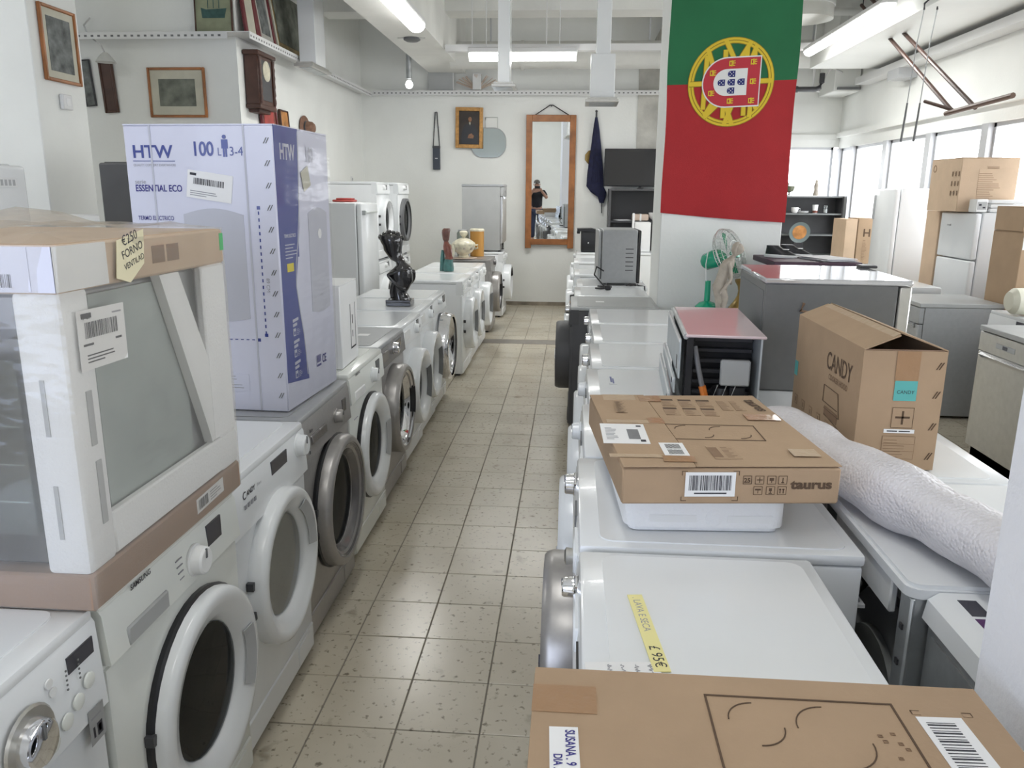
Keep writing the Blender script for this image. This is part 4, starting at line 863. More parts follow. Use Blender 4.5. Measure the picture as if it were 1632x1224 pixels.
B().tube([(-.02, -.045, .19), (-.03, -.05, .30), (-.02, -.045, .38)], .003, 5).build('fan_cord', 'label', fn)
def skin(name, verts, edges, radii, m_, parent=None, root=0, sub=2, loc=None, rot=None, **kw):
    me = bpy.data.meshes.new(name); me.from_pydata(verts, edges, []); me.materials.append(mat(m_)); o = link(name, me, parent, loc, rot, **kw)
    o.modifiers.new('skin', 'SKIN').use_smooth_shade = True
    for i, r in enumerate(radii):
        sv = me.skin_vertices[0].data[i]; sv.radius = r if isinstance(r, tuple) else (r, r); sv.use_root = (i == root)
    s_ = o.modifiers.new('smooth', 'SUBSURF'); s_.levels = s_.render_levels = sub; return o
# stone woman, right arm bent, leaning on a gilt pedestal
fg = thing('stone_figurine', 'beige stone figurine of a bare woman leaning beside a gilt vase', 'figurine', (.950, 5.06, .853))
B().loft([(.0, 0, 0, .034, .04), (.0, 0, .02, .030, .034), (-.006, 0, .06, .030, .030), (-.006, 0, .11, .038, .038), (-.014, 0, .16, .044, .046), (-.018, 0, .19, .045, .048), (-.008, 0, .23, .036, .038), (.004, 0, .27, .038, .042), (.018, 0, .31, .042, .050), (.030, 0, .345, .034, .046), (.044, 0, .362, .018, .024), (.058, 0, .374, .017, .018), (.076, 0, .388, .026, .024), (.086, 0, .405, .032, .028), (.084, 0, .425, .032, .028), (.078, 0, .445, .022, .020), (.074, 0, .452, .008, .008)], 20).build('stone_body', 'stone', fg)
skin('arm', [(.020, -.045, .338), (.034, -.055, .28), (.040, -.058, .235), (.010, -.056, .19), (-.015, -.05, .155), (-.026, -.046, .14)], [(0, 1), (1, 2), (2, 3), (3, 4), (4, 5)], [.016, .014, .012, .011, .009, .009], 'stone', fg, sub=1)
skin('arm', [(.028, .045, .335), (.045, .052, .27), (.052, .045, .22), (.06, .03, .19)], [(0, 1), (1, 2), (2, 3)], [.016, .014, .011, .009], 'stone', fg, sub=1)
skin('leg', [(-.012, -.022, .17), (.018, -.03, .11), (.004, -.028, .05), (.010, -.03, .012)], [(0, 1), (1, 2), (2, 3)], [.030, .024, .017, .014], 'stone', fg, sub=1)
B().loft([(.060, 0, .385, .012, .022), (.058, 0, .41, .020, .029), (.066, 0, .44, .022, .026), (.074, 0, .457, .012, .012)], 14).build('stone_hair', 'stone', fg)
gv = thing('gilt_vase', 'gilt waisted vase between the stone figurine and the grey tabletop dishwasher', 'vase', (1.085, 5.12, .853))
B().lathe([(.075, 0), (.085, .015), (.08, .04), (.05, .08), (.028, .12), (.024, .15), (.03, .18), (.046, .205), (.05, .22), (.045, .222), (.03, .19), (0, .17)], n=26).build('vase_body', 'old_gold', gv)
B().lathe([(.087, .02), (.09, .025), (.087, .03)], n=26).build('vase_ring', 'gold', gv)
# dark topped cabinet with shoes and papers
dc = thing('dark_topped_cabinet', 'cabinet with wine dark top holding papers and shoes beside the column', 'cabinet', (1.49, 5.20, 0))
B().box(-.18, .24, -.26, .28, .02, 1.17, bev=.006).build('cabinet_body', 'grey_panel', dc); B().box(-.27, .25, -.28, .30, 1.17, 1.205, bev=.004).build('cabinet_top', M('wine', (.05, .02, .04), .5), dc)
for x_ in (-.20, .22): B().box(x_-.02, x_+.02, -.24, .26, 0, .022).build('plinth', 'dark', dc)
sh = None
def shoe(label, x, y, rz):
    t = thing('shoe', label, 'shoe', (x, y, 1.206), rz)
    B().loft([(0, 0, .0, .038, .105), (0, 0, .012, .040, .108), (0, .01, .02, .036, .095)], 18).build('sole', 'white_matte', t)
    B().loft([(0, 0, .018, .036, .10), (0, .02, .04, .034, .078), (0, .045, .06, .030, .050), (0, .055, .075, .026, .04)], 18).build('upper', 'black', t)
    B().box(-.018, .018, -.045, .01, .05, .054).build('laces', 'label', t)
shoe('black and white shoe at the left end of the wine dark cabinet top', 1.34, 5.25, R_(60)); shoe('black and white shoe beside the loose papers on the wine dark cabinet top', 1.46, 5.36, R_(75))
def papers(label, x, y, z, n_, rz, w=.21, d=.29, m_='paper', name='paper_stack'):
    t = thing(name, label, 'papers', (x, y, z), rz)
    for k in range(n_): B().box(-w/2, w/2, -d/2, d/2, .003*k, .003*k+.0022).build('sheet', m_, t, (.01*math.sin(k*2), .008*math.cos(k*3), 0), (0, 0, .12*math.sin(k*1.7)))
    return t
papers('loose white papers on the wine dark cabinet top', 1.585, 5.10, 1.206, 6, .25)

# ---- grey and steel dishwashers on the floor
def floor_dishwasher(label, x, y, rz, body, front, top, w=.60, d=.58, h=.85, z=0, group='floor standing dishwashers'):
    t = thing('dishwasher', label, 'dishwasher', (x, y, z), rz, group); F = -d/2
    B().box(-w/2, w/2, F+.04, d/2, .02, h-.03, bev=.004).build('cabinet', body, t)
    B().box(-w/2-.004, w/2+.004, F, d/2+.004, h-.03, h, bev=.004).build('top_panel', top, t)
    q = B().box(-w/2+.003, w/2-.003, F+.005, F+.038, .11, h-.155, bev=.004).build('door', front, t)
    p = B().box(-w/2+.003, w/2-.003, F+.002, F+.038, h-.15, h-.034, bev=.004).build('control_panel', body, t)
    B().box(-.10, .10, F-.001, F+.004, h-.105, h-.075, bev=.002).build('display', 'grey_line', p); B().box(-.025, .025, F-.002, F+.003, h-.10, h-.08).build('display_window', 'screen', p)
    b = B(); b.prism([(-w/2+.06, F-.004, h-.185), (-w/2+.06, F-.022, h-.165), (-w/2+.06, F+.004, h-.150)], (w-.12, 0, 0)); b.build('door_handle', 'chrome', q)
    B().box(-w/2+.01, w/2-.01, F+.04, F+.06, .02, .10).build('kick_plate', 'dark', t); feet(t, w, d); return t
floor_dishwasher('dull grey dishwasher seen from its side behind the cooker hood carton', 2.79, 6.15, RR, 'inox_grey', 'inox_grey', 'grey_panel')
floor_dishwasher('brushed steel dishwasher with recessed handle at the right edge', 2.75, 4.60, RR, 'inox', 'inox', 'grey_panel')
wm = washer('white machine with small dark display under the cream roll', 3.15, 5.30, RR, w=.60, d=.58, door=dict(g=(0, .44, .23, .15, .07)), display=(.1, .79, .12, .06, 'screen'), group='machines along the windows')
cr = thing('cream_roll', 'cream plastic wrapped roll lying on the white machine by the cartons', 'roll', (3.12, 5.32, .852))
B().lathe([(0, -.30), (.06, -.30), (.085, -.27), (.09, 0), (.085, .26), (.06, .29), (0, .29)], o=(0, 0, .09), ax='x', n=24).build('roll_body', 'cream_roll', cr); B().lathe([(.091, -.02), (.092, .0), (.091, .02)], o=(0, 0, .09), ax='x', n=24).build('roll_strap', 'label', cr)
ch = thing('chest_freezer', 'white chest freezer with hinged lid behind the grey dishwasher', 'freezer', (2.66, 7.22, 0))
B().box(-.30, .30, -.62, .62, .03, .82, bev=.01).build('freezer_body', 'white', ch); q = B().box(-.31, .31, -.63, .63, .825, .885, bev=.014, seg=2).build('freezer_lid', 'white', ch); B().box(-.335, -.31, -.10, .10, .835, .865, bev=.005).build('lid_handle', 'grey_line', q); feet(ch, .6, 1.2)
wm = washer('white machine by the windows under the pair of tall thin cartons', 3.22, 9.50, RR, w=.60, d=.58, door=dict(g=(0, .44, .23, .15, .07)), group='machines along the windows')
# ---- fridges
def fridge(name, label, x, y, rz, w, d, h, split=None, body='white', front=None, handle='grey_line', vis=True, z=0, group=None):
    t = thing(name, label, 'fridge', (x, y, z), rz, group); F = -d/2; front = front or body
    B().box(-w/2, w/2, F+.055, d/2, .03, h, bev=.008).build('cabinet', body, t)
    cuts = [.035] + ([split] if split else []) + [h-.003]
    for a, c in zip(cuts, cuts[1:]):
        q = B().box(-w/2+.001, w/2-.001, F, F+.05, a+.004, c-.004, bev=.014, seg=3).build('door', front, t)
        if handle: B().box(-w/2+.02, -w/2+.04, F-.018, F+.002, c-.30 if a < .1 else a+.03, c-.06 if a < .1 else a+.2, bev=.004).build('door_handle', handle, q)
    feet(t, w, d); return t
cf = fridge('combi_fridge', 'white two-door combi fridge under a brown carton by the windows', 3.37, 6.90, RR, .60, .43, 1.475, 1.10, handle=None)
B().box(-.16, -.10, -.219, -.214, 1.36, 1.372).build('brand_badge', 'grey_line', cf)
fridge('fridge', 'tall white fridge with plain side panel nearest the far window', 3.325, 8.26, RR, .52, .53, 1.67)
# cartons
GC = 'brown cartons by the windows'
t = carton('carton', 'large brown carton with printed phone keys lying on the combi fridge', (3.29, 7.03, 1.478), .44, .54, .42, 'card_light', 0)
for i in range(3):
    for j in range(3): patch(.035, .05, 'card_light', t, (-.2212, -.12-.055*i, .12+.075*j), 'left', 0, 'pictogram', [(.008, .006, .02, .038, 'print_soft'), (.013, .012, .01, .022, 'card_light')])
patch(.26, .24, 'card_light', t, (-.08, -.2712, .09), 'front', 0, 'fine_print', lines(0, 0, .18, .22, 14, 'print_soft', 4, .25)); patch(.10, .02, 'card_light', t, (-.02, -.2712, .335), 'front', 0, 'faded_print', lines(0, 0, .09, .02, 2, 'print_soft', 2, .5)); B().lathe([(.03, 0), (.03, .001), (.024, .0012), (.024, 0)], ax='z', n=20, cap=False).build('faded_mark', 'print_soft', t, (-.2212, .20, .345), (0, R_(-90), 0))
t = carton('carton', 'tall brown carton standing behind the combi fridge', (3.36, 7.37, 0), .40, .26, 1.473, 'card_light', group=None)
t = carton('carton', 'brown carton with white sticker and storage symbols at the right edge', (3.345, 5.98, 0), .50, .40, 1.36, 'card', group=None)
patch(.09, .11, 'label', t, (-.245, -.2012, 1.24), 'front', 0, 'shipping_label', bars(.015, .06, .05, .03, 12) + lines(.012, .012, .05, .03, 3)); patch(.16, .13, 'card', t, (-.16, -.2012, .93), 'front', 0, 'handling_icon', [(0, 0, .05, .05, 'print'), (.065, .0, .08, .13, 'print_soft'), (.072, .02, .06, .09, 'print')])
t = carton('carton', 'small brown carton topping the stack at the right edge', (3.33, 5.98, 1.362), .48, .38, .17, 'card', group=None)
t = carton('carton', 'worn pale tall carton standing left of the carton marked H', (3.10, 9.45, .853), .13, .36, .49, 'card_light', R_(4))
t = carton('carton', 'tall brown carton marked with letter H by the windows', (3.27, 9.45, .853), .17, .36, .50, 'card', 0)
text('H', .12, 'print', t, (-.03, -.182, .30), bold=.002, name='carton_lettering'); patch(.05, .22, 'card', t, (-.02, -.1812, .05), 'front', 0, 'fine_print', lines(0, 0, .05, .22, 14, 'print_soft', 4, .3))
tw = thing('towel_pile', 'folded white padded sheets on top of the combi fridge', 'sheets', (3.40, 6.675, 1.477))
for k in range(3): B().box(-.14, .15, -.065, .065, .033*k, .033*k+.031, bev=.012, seg=2).build('folded_sheet', 'white_matte', tw)
wb = thing('control_module', 'small white control module beside the folded sheets', 'module', (3.20, 6.68, 1.477)); B().box(-.045, .045, -.06, .06, 0, .10, bev=.006).build('module_case', 'white_matte', wb); patch(.07, .06, 'grey_panel', wb, (-.035, -.0606, .02), 'front', 0, 'module_print', [(.01, .03, .02, .015, 'ink'), (.04, .01, .02, .012, 'ink')])
# ---- dark shelf unit before the back window
su = thing('dark_shelf_unit', 'dark grey open shelf unit with crockery under the back window', 'shelf unit', (2.93, 11.22, 0))
W_ = .66
B().box(-W_, W_, .13, .15, 0, 1.59).build('back_board', 'dark_grey', su)
for x_ in (-W_, W_-.025): B().box(x_, x_+.025, -.16, .13, 0, 1.59).build('side_board', 'dark_grey', su)
for z_ in (.05, .55, .80, 1.07, 1.345, 1.57): B().box(-W_+.025, W_-.025, -.16, .13, z_, z_+.02).build('shelf_board', M('edge_grey', (.16, .17, .17), .4) if z_ == .05 else 'edge_grey', su)
def ware(name, label, cat, x, y, z, prof, m_, part='body', n=20, extra=None):
    t = thing(name, label, cat, (x, y, z)); B().lathe(prof, n=n).build(part, m_, t)
    if extra: extra(t)
    return t
ware('goblet', 'green footed goblet with small bird on top of the dark shelf unit', 'goblet', 2.89, 11.18, 1.592, [(.035, 0), (.04, .006), (.01, .015), (.01, .04), (.05, .055), (.065, .09), (.07, .125), (.06, .125), (.05, .08), (0, .07)], M('moss', (.12, .13, .08), .4), extra=lambda t: B().loft([(-.03, 0, .12, .015, .012), (-.03, 0, .15, .025, .016), (-.035, 0, .175, .016, .012), (-.04, 0, .19, .006, .006)]).build('bird', 'moss', t))
ware('bottle_figurine', 'slender pale figurine on top of the dark shelf unit', 'figurine', 3.24, 11.18, 1.592, [(.035, 0), (.035, .03), (.022, .08), (.03, .13), (.02, .165), (.022, .185), (.008, .205), (0, .21)], 'stone', extra=lambda t: B().lathe([(.037, .0), (.037, .01)]).build('plinth', 'stone', t))
ware('mug', 'white cup standing on the dark unit\'s upper shelf', 'cup', 2.97, 11.12, 1.366, [(.028, 0), (.045, .02), (.048, .075), (.043, .075), (.04, .02), (0, .012)], 'label', extra=lambda t: B().tube([(.045, 0, .06), (.07, 0, .055), (.07, 0, .03), (.044, 0, .022)], .005, 6).build('handle', 'label', t))
ware('saucer', 'stack of pale saucers on the dark unit\'s upper shelf', 'saucer', 3.08, 11.12, 1.366, [(.03, 0), (.07, .01), (.072, .016), (.03, .014), (0, .013)], 'paper', extra=lambda t: B().lathe([(.03, .016), (.068, .024), (.07, .028), (0, .026)]).build('upper_saucer', 'paper', t))
ware('tumbler', 'tall white and red cup on the dark unit\'s upper shelf', 'cup', 3.235, 11.12, 1.366, [(.03, 0), (.038, .11), (.034, .11), (.028, .01), (0, .01)], 'label', extra=lambda t: B().lathe([(.0312, .005), (.034, .035)]).build('red_band', 'clay_red', t))
ware('drinking_glass', 'clear drinking glass at the right end of the upper shelf', 'glass', 3.37, 11.12, 1.366, [(.03, 0), (.036, .10), (.033, .10), (.028, .008), (0, .008)], 'clear', extra=lambda t: B().lathe([(.027, .009), (.03, .05), (0, .05)]).build('pale_filling', 'label', t))
ware('vase', 'pale pink vase on the upper shelf beside the flag', 'vase', 2.80, 11.12, 1.366, [(.03, 0), (.045, .05), (.03, .12), (.02, .15), (.026, .17), (0, .165)], M('pink', (.62, .45, .42), .4), extra=lambda t: B().lathe([(.0455, .045), (.046, .05), (.0455, .055)]).build('vase_band', 'pink', t))
pl = thing('display_plate', 'round plate with orange centre standing on edge before the dark shelves', 'plate', (3.02, 11.03, .822), 0, rot=(R_(8), 0, 0))
B().lathe([(0, 0), (.10, .004), (.135, .016), (.138, .020), (.10, .009), (0, .006)], o=(0, 0, .30), ax='y', n=34).build('plate_rim', M('plate_teal', (.16, .20, .20), .3), pl); B().lathe([(0, .0095), (.092, .0095), (.092, .0105), (0, .0105)], o=(0, 0, .30), ax='y', n=28).build('plate_centre', 'orange_pic', pl)
B().box(-.06, .06, -.02, .03, 0, .17, bev=.005).build('plate_stand', 'dark', pl)
# ================================================================ left and back side
# ---- flag on the column
fl_ = thing('portuguese_flag', 'hanging green and red Portuguese flag with coat of arms on the white column', 'flag', (1.0, 5.555, 0))
x0, x1, ZT, ZS, ZL = -.40, .425, 3.05, 2.305, 1.445
def fy(x, z): return -.012-.008*math.sin(x*9+.6)*(.4+.6*(2.8-z)/1.4)-.003*math.sin(z*13+x*3)
def xl(z): return x0-.012+.03*(2.8-z)/1.35*-1
b = B(); NX, NZ = 26, 54; g_ = []
for j in range(NZ+1):
    z = ZT+(ZL-ZT)*j/NZ; row = []
    if abs(z-ZS) < .014: z = ZS
    for i in range(NX+1):
        f = i/NX; x = (x0-.004)+(x1-x0)*f+.004*math.sin(z*7+f*3)
        zz = z+.035*(f-.5)*(1-2.6*max(0, (2.3-z)/.86)*(z < 2.3))-.006*math.sin(f*3.0)*(j/NZ)
        row.append(b.bm.verts.new((x, fy(x, z), zz)))
    # wrap round the right corner of the column
    for dx, dy in ((.006, .03), (.008, .10)): row.append(b.bm.verts.new((x1+dx-.004, dy, row[-1].co.z)))
    g_.append(row)
for j in range(NZ):
    for i in range(len(g_[0])-1):
        f = b.bm.faces.new((g_[j][i], g_[j+1][i], g_[j+1][i+1], g_[j][i+1])); f.material_index = 0 if (g_[j][i].co.z+g_[j+1][i].co.z)/2-.035*(i/NX-.5) > ZS else 1; f.smooth = True
b.build('flag_cloth', ['flag_green', 'flag_red'], fl_)
# coat of arms, lying sideways as the flag hangs upright; u to the right, v upwards on the cloth, centre on the seam
CX, CZ = .003, ZS-.002
def P(u, v, l=0): 
    x = CX+u; z = CZ+v+.045*u; return (x, fy(x, z)-.0025-.0012*l, z)
def ring(r0, r1, a0=0, a1=360, n=48, l=0, name='sphere_ring', m_='flag_yellow', e=(1, 1)):
    b = B(); a = [R_(a0+(a1-a0)*k/n) for k in range(n+1)]
    i_ = [b.bm.verts.new(P(e[0]*r0*math.cos(t), e[1]*r0*math.sin(t), l)) for t in a]; o_ = [b.bm.verts.new(P(e[0]*r1*math.cos(t), e[1]*r1*math.sin(t), l)) for t in a]
    for k in range(n): b.bm.faces.new((i_[k], o_[k], o_[k+1], i_[k+1]))
    return b.build(name, m_, fl_)
def strip(p, q, w, l=0, name='sphere_band', m_='flag_yellow', n=10):
    b = B(); p, q = Vector(p), Vector(q); d = (q-p).normalized(); nn = Vector((-d.y, d.x))*w/2
    A_ = [b.bm.verts.new(P(*(p.lerp(q, k/n)+nn), l)) for k in range(n+1)]; C_ = [b.bm.verts.new(P(*(p.lerp(q, k/n)-nn), l)) for k in range(n+1)]
    for k in range(n): b.bm.faces.new((A_[k], C_[k], C_[k+1], A_[k+1]))
    return b.build(name, m_, fl_)
RS = .275
ring(RS-.040, RS, l=0, name='sphere_edge', m_='flag_edge'); ring(RS-.036, RS-.023, l=1); ring(RS-.018, RS-.004, l=1)
for p, q in (((-.27, 0), (.27, .0)), ((-.16, .21), (.02, -.26)), ((-.16, -.21), (.06, .0)), ((-.05, .26), (.17, -.17)), ((.11, .24), (-.16, -.20)), ((.15, .22), (-.03, -.26)), ((-.16, .17), (-.17, -.16)), ((-.045, .20), (-.04, -.22)), ((.09, -.21), (.09, .20)), ((.14, .20), (.13, -.22))):
    strip(p, q, .036, 1, 'sphere_band', 'flag_edge'); strip(p, q, .027, 2)
def shield(h, r, x_end, l, name, m_):
    """rounded end to the left, square end at x_end"""
    b = B(); pts = [(x_end, h), (x_end, -h)] + [(-r_*.0-(.0) , 0) for r_ in ()]
    n = 14; cx = r; arc_ = [(cx+h*1.0*math.cos(R_(-90-180*k/n)), h*math.sin(R_(-90-180*k/n))) for k in range(n+1)]
    out = [(x_end, -h)] + arc_ + [(x_end, h)]
    m2 = len(out); rows = []
    # strips so that the sheet follows the cloth
    xs = sorted(set([cx-h*math.cos(R_(90*k/9)) for k in range(10)]+[cx+(x_end-cx)*k/6 for k in range(1, 7)])); V_ = []
    for x in xs:
        hh = h if x >= cx else h*math.sqrt(max(0, 1-((cx-x)/h)**2)); V_.append([b.bm.verts.new(P(x, hh*(1-2*j/6), l)) for j in range(7)])
    for A_, C_ in zip(V_, V_[1:]):
        for j in range(6): b.bm.faces.new((A_[j], A_[j+1], C_[j+1], C_[j]))
    return b.build(name, m_, fl_)
shield(.155, -.03, .185, 3, 'shield_rim', 'flag_white'); shield(.147, -.03, .178, 4, 'shield_field', 'flag_badge'); shield(.082, -.03, .10, 5, 'inner_shield', 'flag_white')
def esc(u, v):
    b = B(); n = 8; s = .023; o_ = [(u+s, v-s*.85), (u+s, v+s*.85)] + [(u-s*.2+s*.85*math.cos(R_(90+180*k/n)), v+s*.85*math.sin(R_(90+180*k/n))) for k in range(n+1)]
    b.face([P(x, y, 6) for x, y in o_[::-1]]); b.build('escutcheon', 'flag_blue', fl_)
    b = B()
    for a, c in ((0, 0), (.011, .010), (.011, -.010), (-.010, .010), (-.010, -.010)): b.face([P(u+a+.0035*math.cos(t), v+c+.0035*math.sin(t), 7) for t in [R_(x) for x in (0, -60, -120, -180, -240, -300)]])
    b.build('bezant', 'flag_white', fl_, kind='stuff')
for u, v in ((0, 0), (.062, 0), (-.062, 0), (0, .051), (0, -.051)): esc(u, v)
for u, v in ((.0, .115), (.135, .118), (.138, 0), (.135, -.118), (.0, -.115), (-.118, .062), (-.122, -.062)):
    b = B(); s = .020
    for a, c, w_, h_ in ((-s, -s*.8, s*2*.45, s*.35), (-s, s*.45, s*2*.45, s*.35), (-s, -s*.8, s*.3, s*1.6), (-s*.3, -s*.9, s*.35, s*1.8), (s*.2, -s*.8, s*.7, s*.3), (s*.2, -s*.1, s*.8, s*.3), (s*.2, s*.5, s*.7, s*.3), (s*.1, -s*.8, s*.25, s*1.6)):
        b.face([P(u+a, v+c, 6), P(u+a+w_, v+c, 6), P(u+a+w_, v+c+h_, 6), P(u+a, v+c+h_, 6)])
    b.build('castle', 'flag_yellow', fl_)

M('face_oil', (.26, .13, .07), .5, ns=40, na=.4)
# ---- framed pictures
def framed(name, label, w, h, loc, rz, frame, canvas, mat_w=0, mat_m='old_paper', fw_=.03, dep=.025, tilt=0, cat='picture', roll=0, extra=None, group=None):
    """hangs with its front towards local -y, origin at the bottom centre of the back"""
    t = thing(name, label, cat, loc, rz, group); t.rotation_euler = (Matrix.Rotation(rz, 4, 'Z') @ Matrix.Rotation(tilt, 4, 'X') @ Matrix.Rotation(roll, 4, 'Y')).to_euler()
    b = B()
    for a in ((-w/2, -w/2+fw_, 0, h), (w/2-fw_, w/2, 0, h), (-w/2+fw_, w/2-fw_, 0, fw_), (-w/2+fw_, w/2-fw_, h-fw_, h)): b.box(a[0], a[1], -dep, 0, a[2], a[3], bev=.004)
    b.build('frame', frame, t)
    if mat_w: B().box(-w/2+fw_, w/2-fw_, -dep*.5, -dep*.4, fw_, h-fw_).build('mount', mat_m, t)
    m2 = fw_+mat_w; B().box(-w/2+m2, w/2-m2, -dep*.62, -dep*.45, m2, h-m2).build('picture_sheet', canvas, t)
    if extra: extra(t, w, h, -dep*.66)
    return t
framed('framed_engraving', 'narrow framed grey engraving on the left pillar', .37, .455, (-3.328, 5.235, 2.265), LR, 'wood', 'engraving', .045, fw_=.02, dep=.025)
sw = thing('switch_box', 'small white switch box under the engraving on the left pillar', 'switch', (-3.328, 5.225, 2.10), LR); B().box(-.05, .05, -.03, 0, 0, .095, bev=.006).build('switch_case', 'post_plastic', sw); B().box(-.02, .02, -.034, -.03, .025, .07).build('rocker', 'label', sw)
wl = thing('wall_lamp', 'metal reading lamp on curved arm behind the left pillar', 'lamp', (-4.25, 7.27, 2.95)); B().tube([(-.05, 0, .12), (-.08, -.06, .05), (-.02, -.10, -.05), (.10, -.14, -.12), (.14, -.15, -.2)], .008, 6).build('lamp_arm', 'chrome', wl); B().lathe([(.02, .05), (.05, .02), (.085, -.03), (.08, -.03), (.04, .015), (0, .03)], o=(.14, -.15, -.24), n=18).build('lamp_shade', 'duct', wl)
framed('narrow_relief', 'narrow dark carved panel beside the framed seascape', .13, .44, (-4.19, 7.295, 2.275), 0, 'wood_dark', 'wood_dark', 0, fw_=.02, roll=R_(-3))
framed('narrow_mirror', 'narrow grey framed panel half behind the left pillar', .10, .40, (-4.38, 7.295, 2.33), 0, 'dark', 'engraving', 0, fw_=.012, roll=R_(-4))
framed('framed_seascape', 'framed grey seascape with wide pale mount on the left return wall', .53, .425, (-3.565, 7.295, 2.235), 0, 'wood', 'seascape', .075, fw_=.022)
def shipx(t, w, h, y): B().prism([(-.10, y, .13), (.10, y, .13), (.12, y, .21), (.06, y, .205), (-.06, y, .20), (-.11, y, .215)], (0, -.002, 0)).build('painted_ship', 'ship', t); [B().box(x, x+.006, y-.001, y, .21, .34).build('painted_mast', 'ship', t) for x in (-.05, .0, .05)]
framed('ship_painting', 'green painting of a sailing ship standing on the white rail', .34, .52, (-3.17, 7.27, 2.93), 0, 'wood_dark', 'ship_ground', 0, fw_=.012, tilt=R_(-3), extra=shipx)
framed('maroon_picture', 'picture with broad maroon side leaning beside the ship painting', .30, .55, (-2.935, 7.50, 2.93), LR, 'maroon', 'old_paper', 0, fw_=.05, tilt=R_(-6))
framed('striped_frame_picture', 'picture in ornate pale frame with maroon edge on the left rail', .42, .62, (-2.935, 7.88, 2.93), LR, 'maroon', 'engraving', .06, 'concrete', fw_=.04, tilt=R_(-8))
framed('landscape_painting', 'large dark landscape painting standing on the left rail behind the white hood', 1.20, .75, (-2.93, 8.72, 2.93), LR, 'old_paper', 'seascape', .07, 'old_gold', fw_=.03, tilt=R_(-8))
ck = thing('wall_clock', 'dark carved wooden wall clock case below the left rail', 'clock', (-2.995, 7.62, 2.30), LR)
B().box(-.19, .19, -.13, 0, .06, .50, bev=.008).build('clock_case', 'wood_dark', ck); B().box(-.22, .22, -.15, 0, .49, .53, bev=.008).build('clock_cornice', 'wood_dark', ck); B().box(-.20, .20, -.14, 0, .03, .07, bev=.006).box(-.14, .14, -.10, 0, .0, .035, bev=.006).build('clock_foot', 'wood_dark', ck)
for x_ in (-.165, .165):
    b = B(); b.lathe([(.014, 0)] + [(.013+.007*abs(math.sin(k*1.1)), .40*k/16) for k in range(17)], o=(x_, -.135, .08), n=10); b.build('turned_column', 'wood_dark', ck)
B().box(-.12, .12, -.134, -.13, .11, .46).build('clock_glass', 'dark', ck); B().lathe([(.09, 0), (.09, .004), (0, .005)], o=(0, -.134, .37), ax='y', n=24).build('clock_dial', 'ivory', ck)
framed('red_picture', 'reddish framed picture leaning under the clock above the heater box', .42, .50, (-2.97, 7.92, 2.08), LR, 'maroon', 'red_cloth', .05, 'clay_red', fw_=.03, tilt=R_(-5))
framed('small_orange_picture', 'small orange brown picture right of the reddish one', .24, .28, (-2.97, 8.33, 2.12), LR, 'wood_dark', 'orange_pic', 0, fw_=.015, tilt=R_(-4))
ht = thing('wall_hat', 'brown felt hat hanging on the left wall above the heater box', 'hat', (-2.99, 9.02, 2.28), LR)
B().lathe([(.17, 0), (.175, .006), (.10, .02), (.085, .09), (.06, .11), (0, .115)], ax='y', n=26, sy=.75).build('hat_crown', 'hat', ht); B().lathe([(.101, .022), (.098, .04)], ax='y', n=26, sy=.75).build('hat_band', 'dark', ht); B().lathe([(.10, .0), (.10, .01), (.0, .02)], o=(.20, 0, -.10), ax='y', n=20).build('hat_tassel', 'hat', ht)
oc = thing('wall_socket', 'small white socket low on the left wall', 'socket', (-2.998, 10.9, 1.72), LR); B().box(-.04, .04, -.012, 0, 0, .08, bev=.004).build('socket_plate', 'label', oc); B().lathe([(.02, 0), (.02, .003), (0, .002)], o=(0, -.012, .04), ax='y', n=14).build('socket_cup', 'grey_line', oc)
# back wall
framed('portrait_painting', 'dark portrait of a seated person in black in a gilt frame', .385, .545, (-1.475, 11.555, 2.205), 0, 'gold', 'portrait', 0, fw_=.05, dep=.04, roll=R_(1),
       extra=lambda t, w, h, y: (B().lathe([(.026, 0), (.022, .002), (0, .003)], o=(.01, y, .385), ax='y', n=16, sy=1.35).build('painted_face', 'face_oil', t), B().prism([(-.006, y-.001, .345), (.022, y-.001, .345), (.012, y-.001, .305)], (0, -.001, 0)).build('painted_collar', 'old_paper', t), B().prism([(-.02, y-.001, .135), (.06, y-.001, .13), (.07, y-.001, .165), (.035, y-.001, .20), (-.005, y-.001, .185)], (0, -.001, 0)).build('painted_hands', 'face_oil', t), B().prism([(-.11, y-.0005, .06), (.12, y-.0005, .06), (.13, y-.0005, .2), (.07, y-.0005, .32), (-.06, y-.0005, .32), (-.11, y-.0005, .2)], (0, -.0005, 0)).build('painted_coat', 'black', t)))
rm = thing('oval_mirror', 'frameless oval mirror hanging partly behind the portrait', 'mirror', (-1.205, 11.578, 2.08)); B().prism([(px, 0, py+.20) for px, py in rrect(.50, .40, .17, 8)], (0, -.008, 0)).build('mirror_glass', M('mirror_dim', (.55, .60, .60), .06, metal=1), rm)
b = B()
pts = [(px, -.008, py+.20) for px, py in rrect(.50, .40, .17, 8)]; b.tube(pts+[pts[0]], .006, 6); b.build('mirror_rim', 'grey_line', rm); b = B(); b.tube([(-.04, -.006, .39), (-.04, -.006, .54), (.13, -.006, .54), (.13, -.006, .39)], .006, 6); b.build('hanger', 'wire', rm)
sc = thing('strapped_case', 'dark slim case hanging by a long strap on the back wall', 'case', (-1.94, 11.572, 1.91)); B().box(-.05, .05, -.04, 0, 0, .32, bev=.006).build('case_body', M('slate', (.05, .06, .08), .5), sc); B().box(-.053, .053, -.043, 0, .29, .325, bev=.004).build('case_cap', 'dark', sc); B().box(-.02, .02, -.042, -.04, .15, .16).build('case_label', 'label', sc)
B().tube([(-.045, -.02, .32), (-.012, -.01, .78), (.0, -.006, .78), (.012, -.01, .78), (.045, -.02, .32)], .008, 6).build('strap', 'dark', sc)
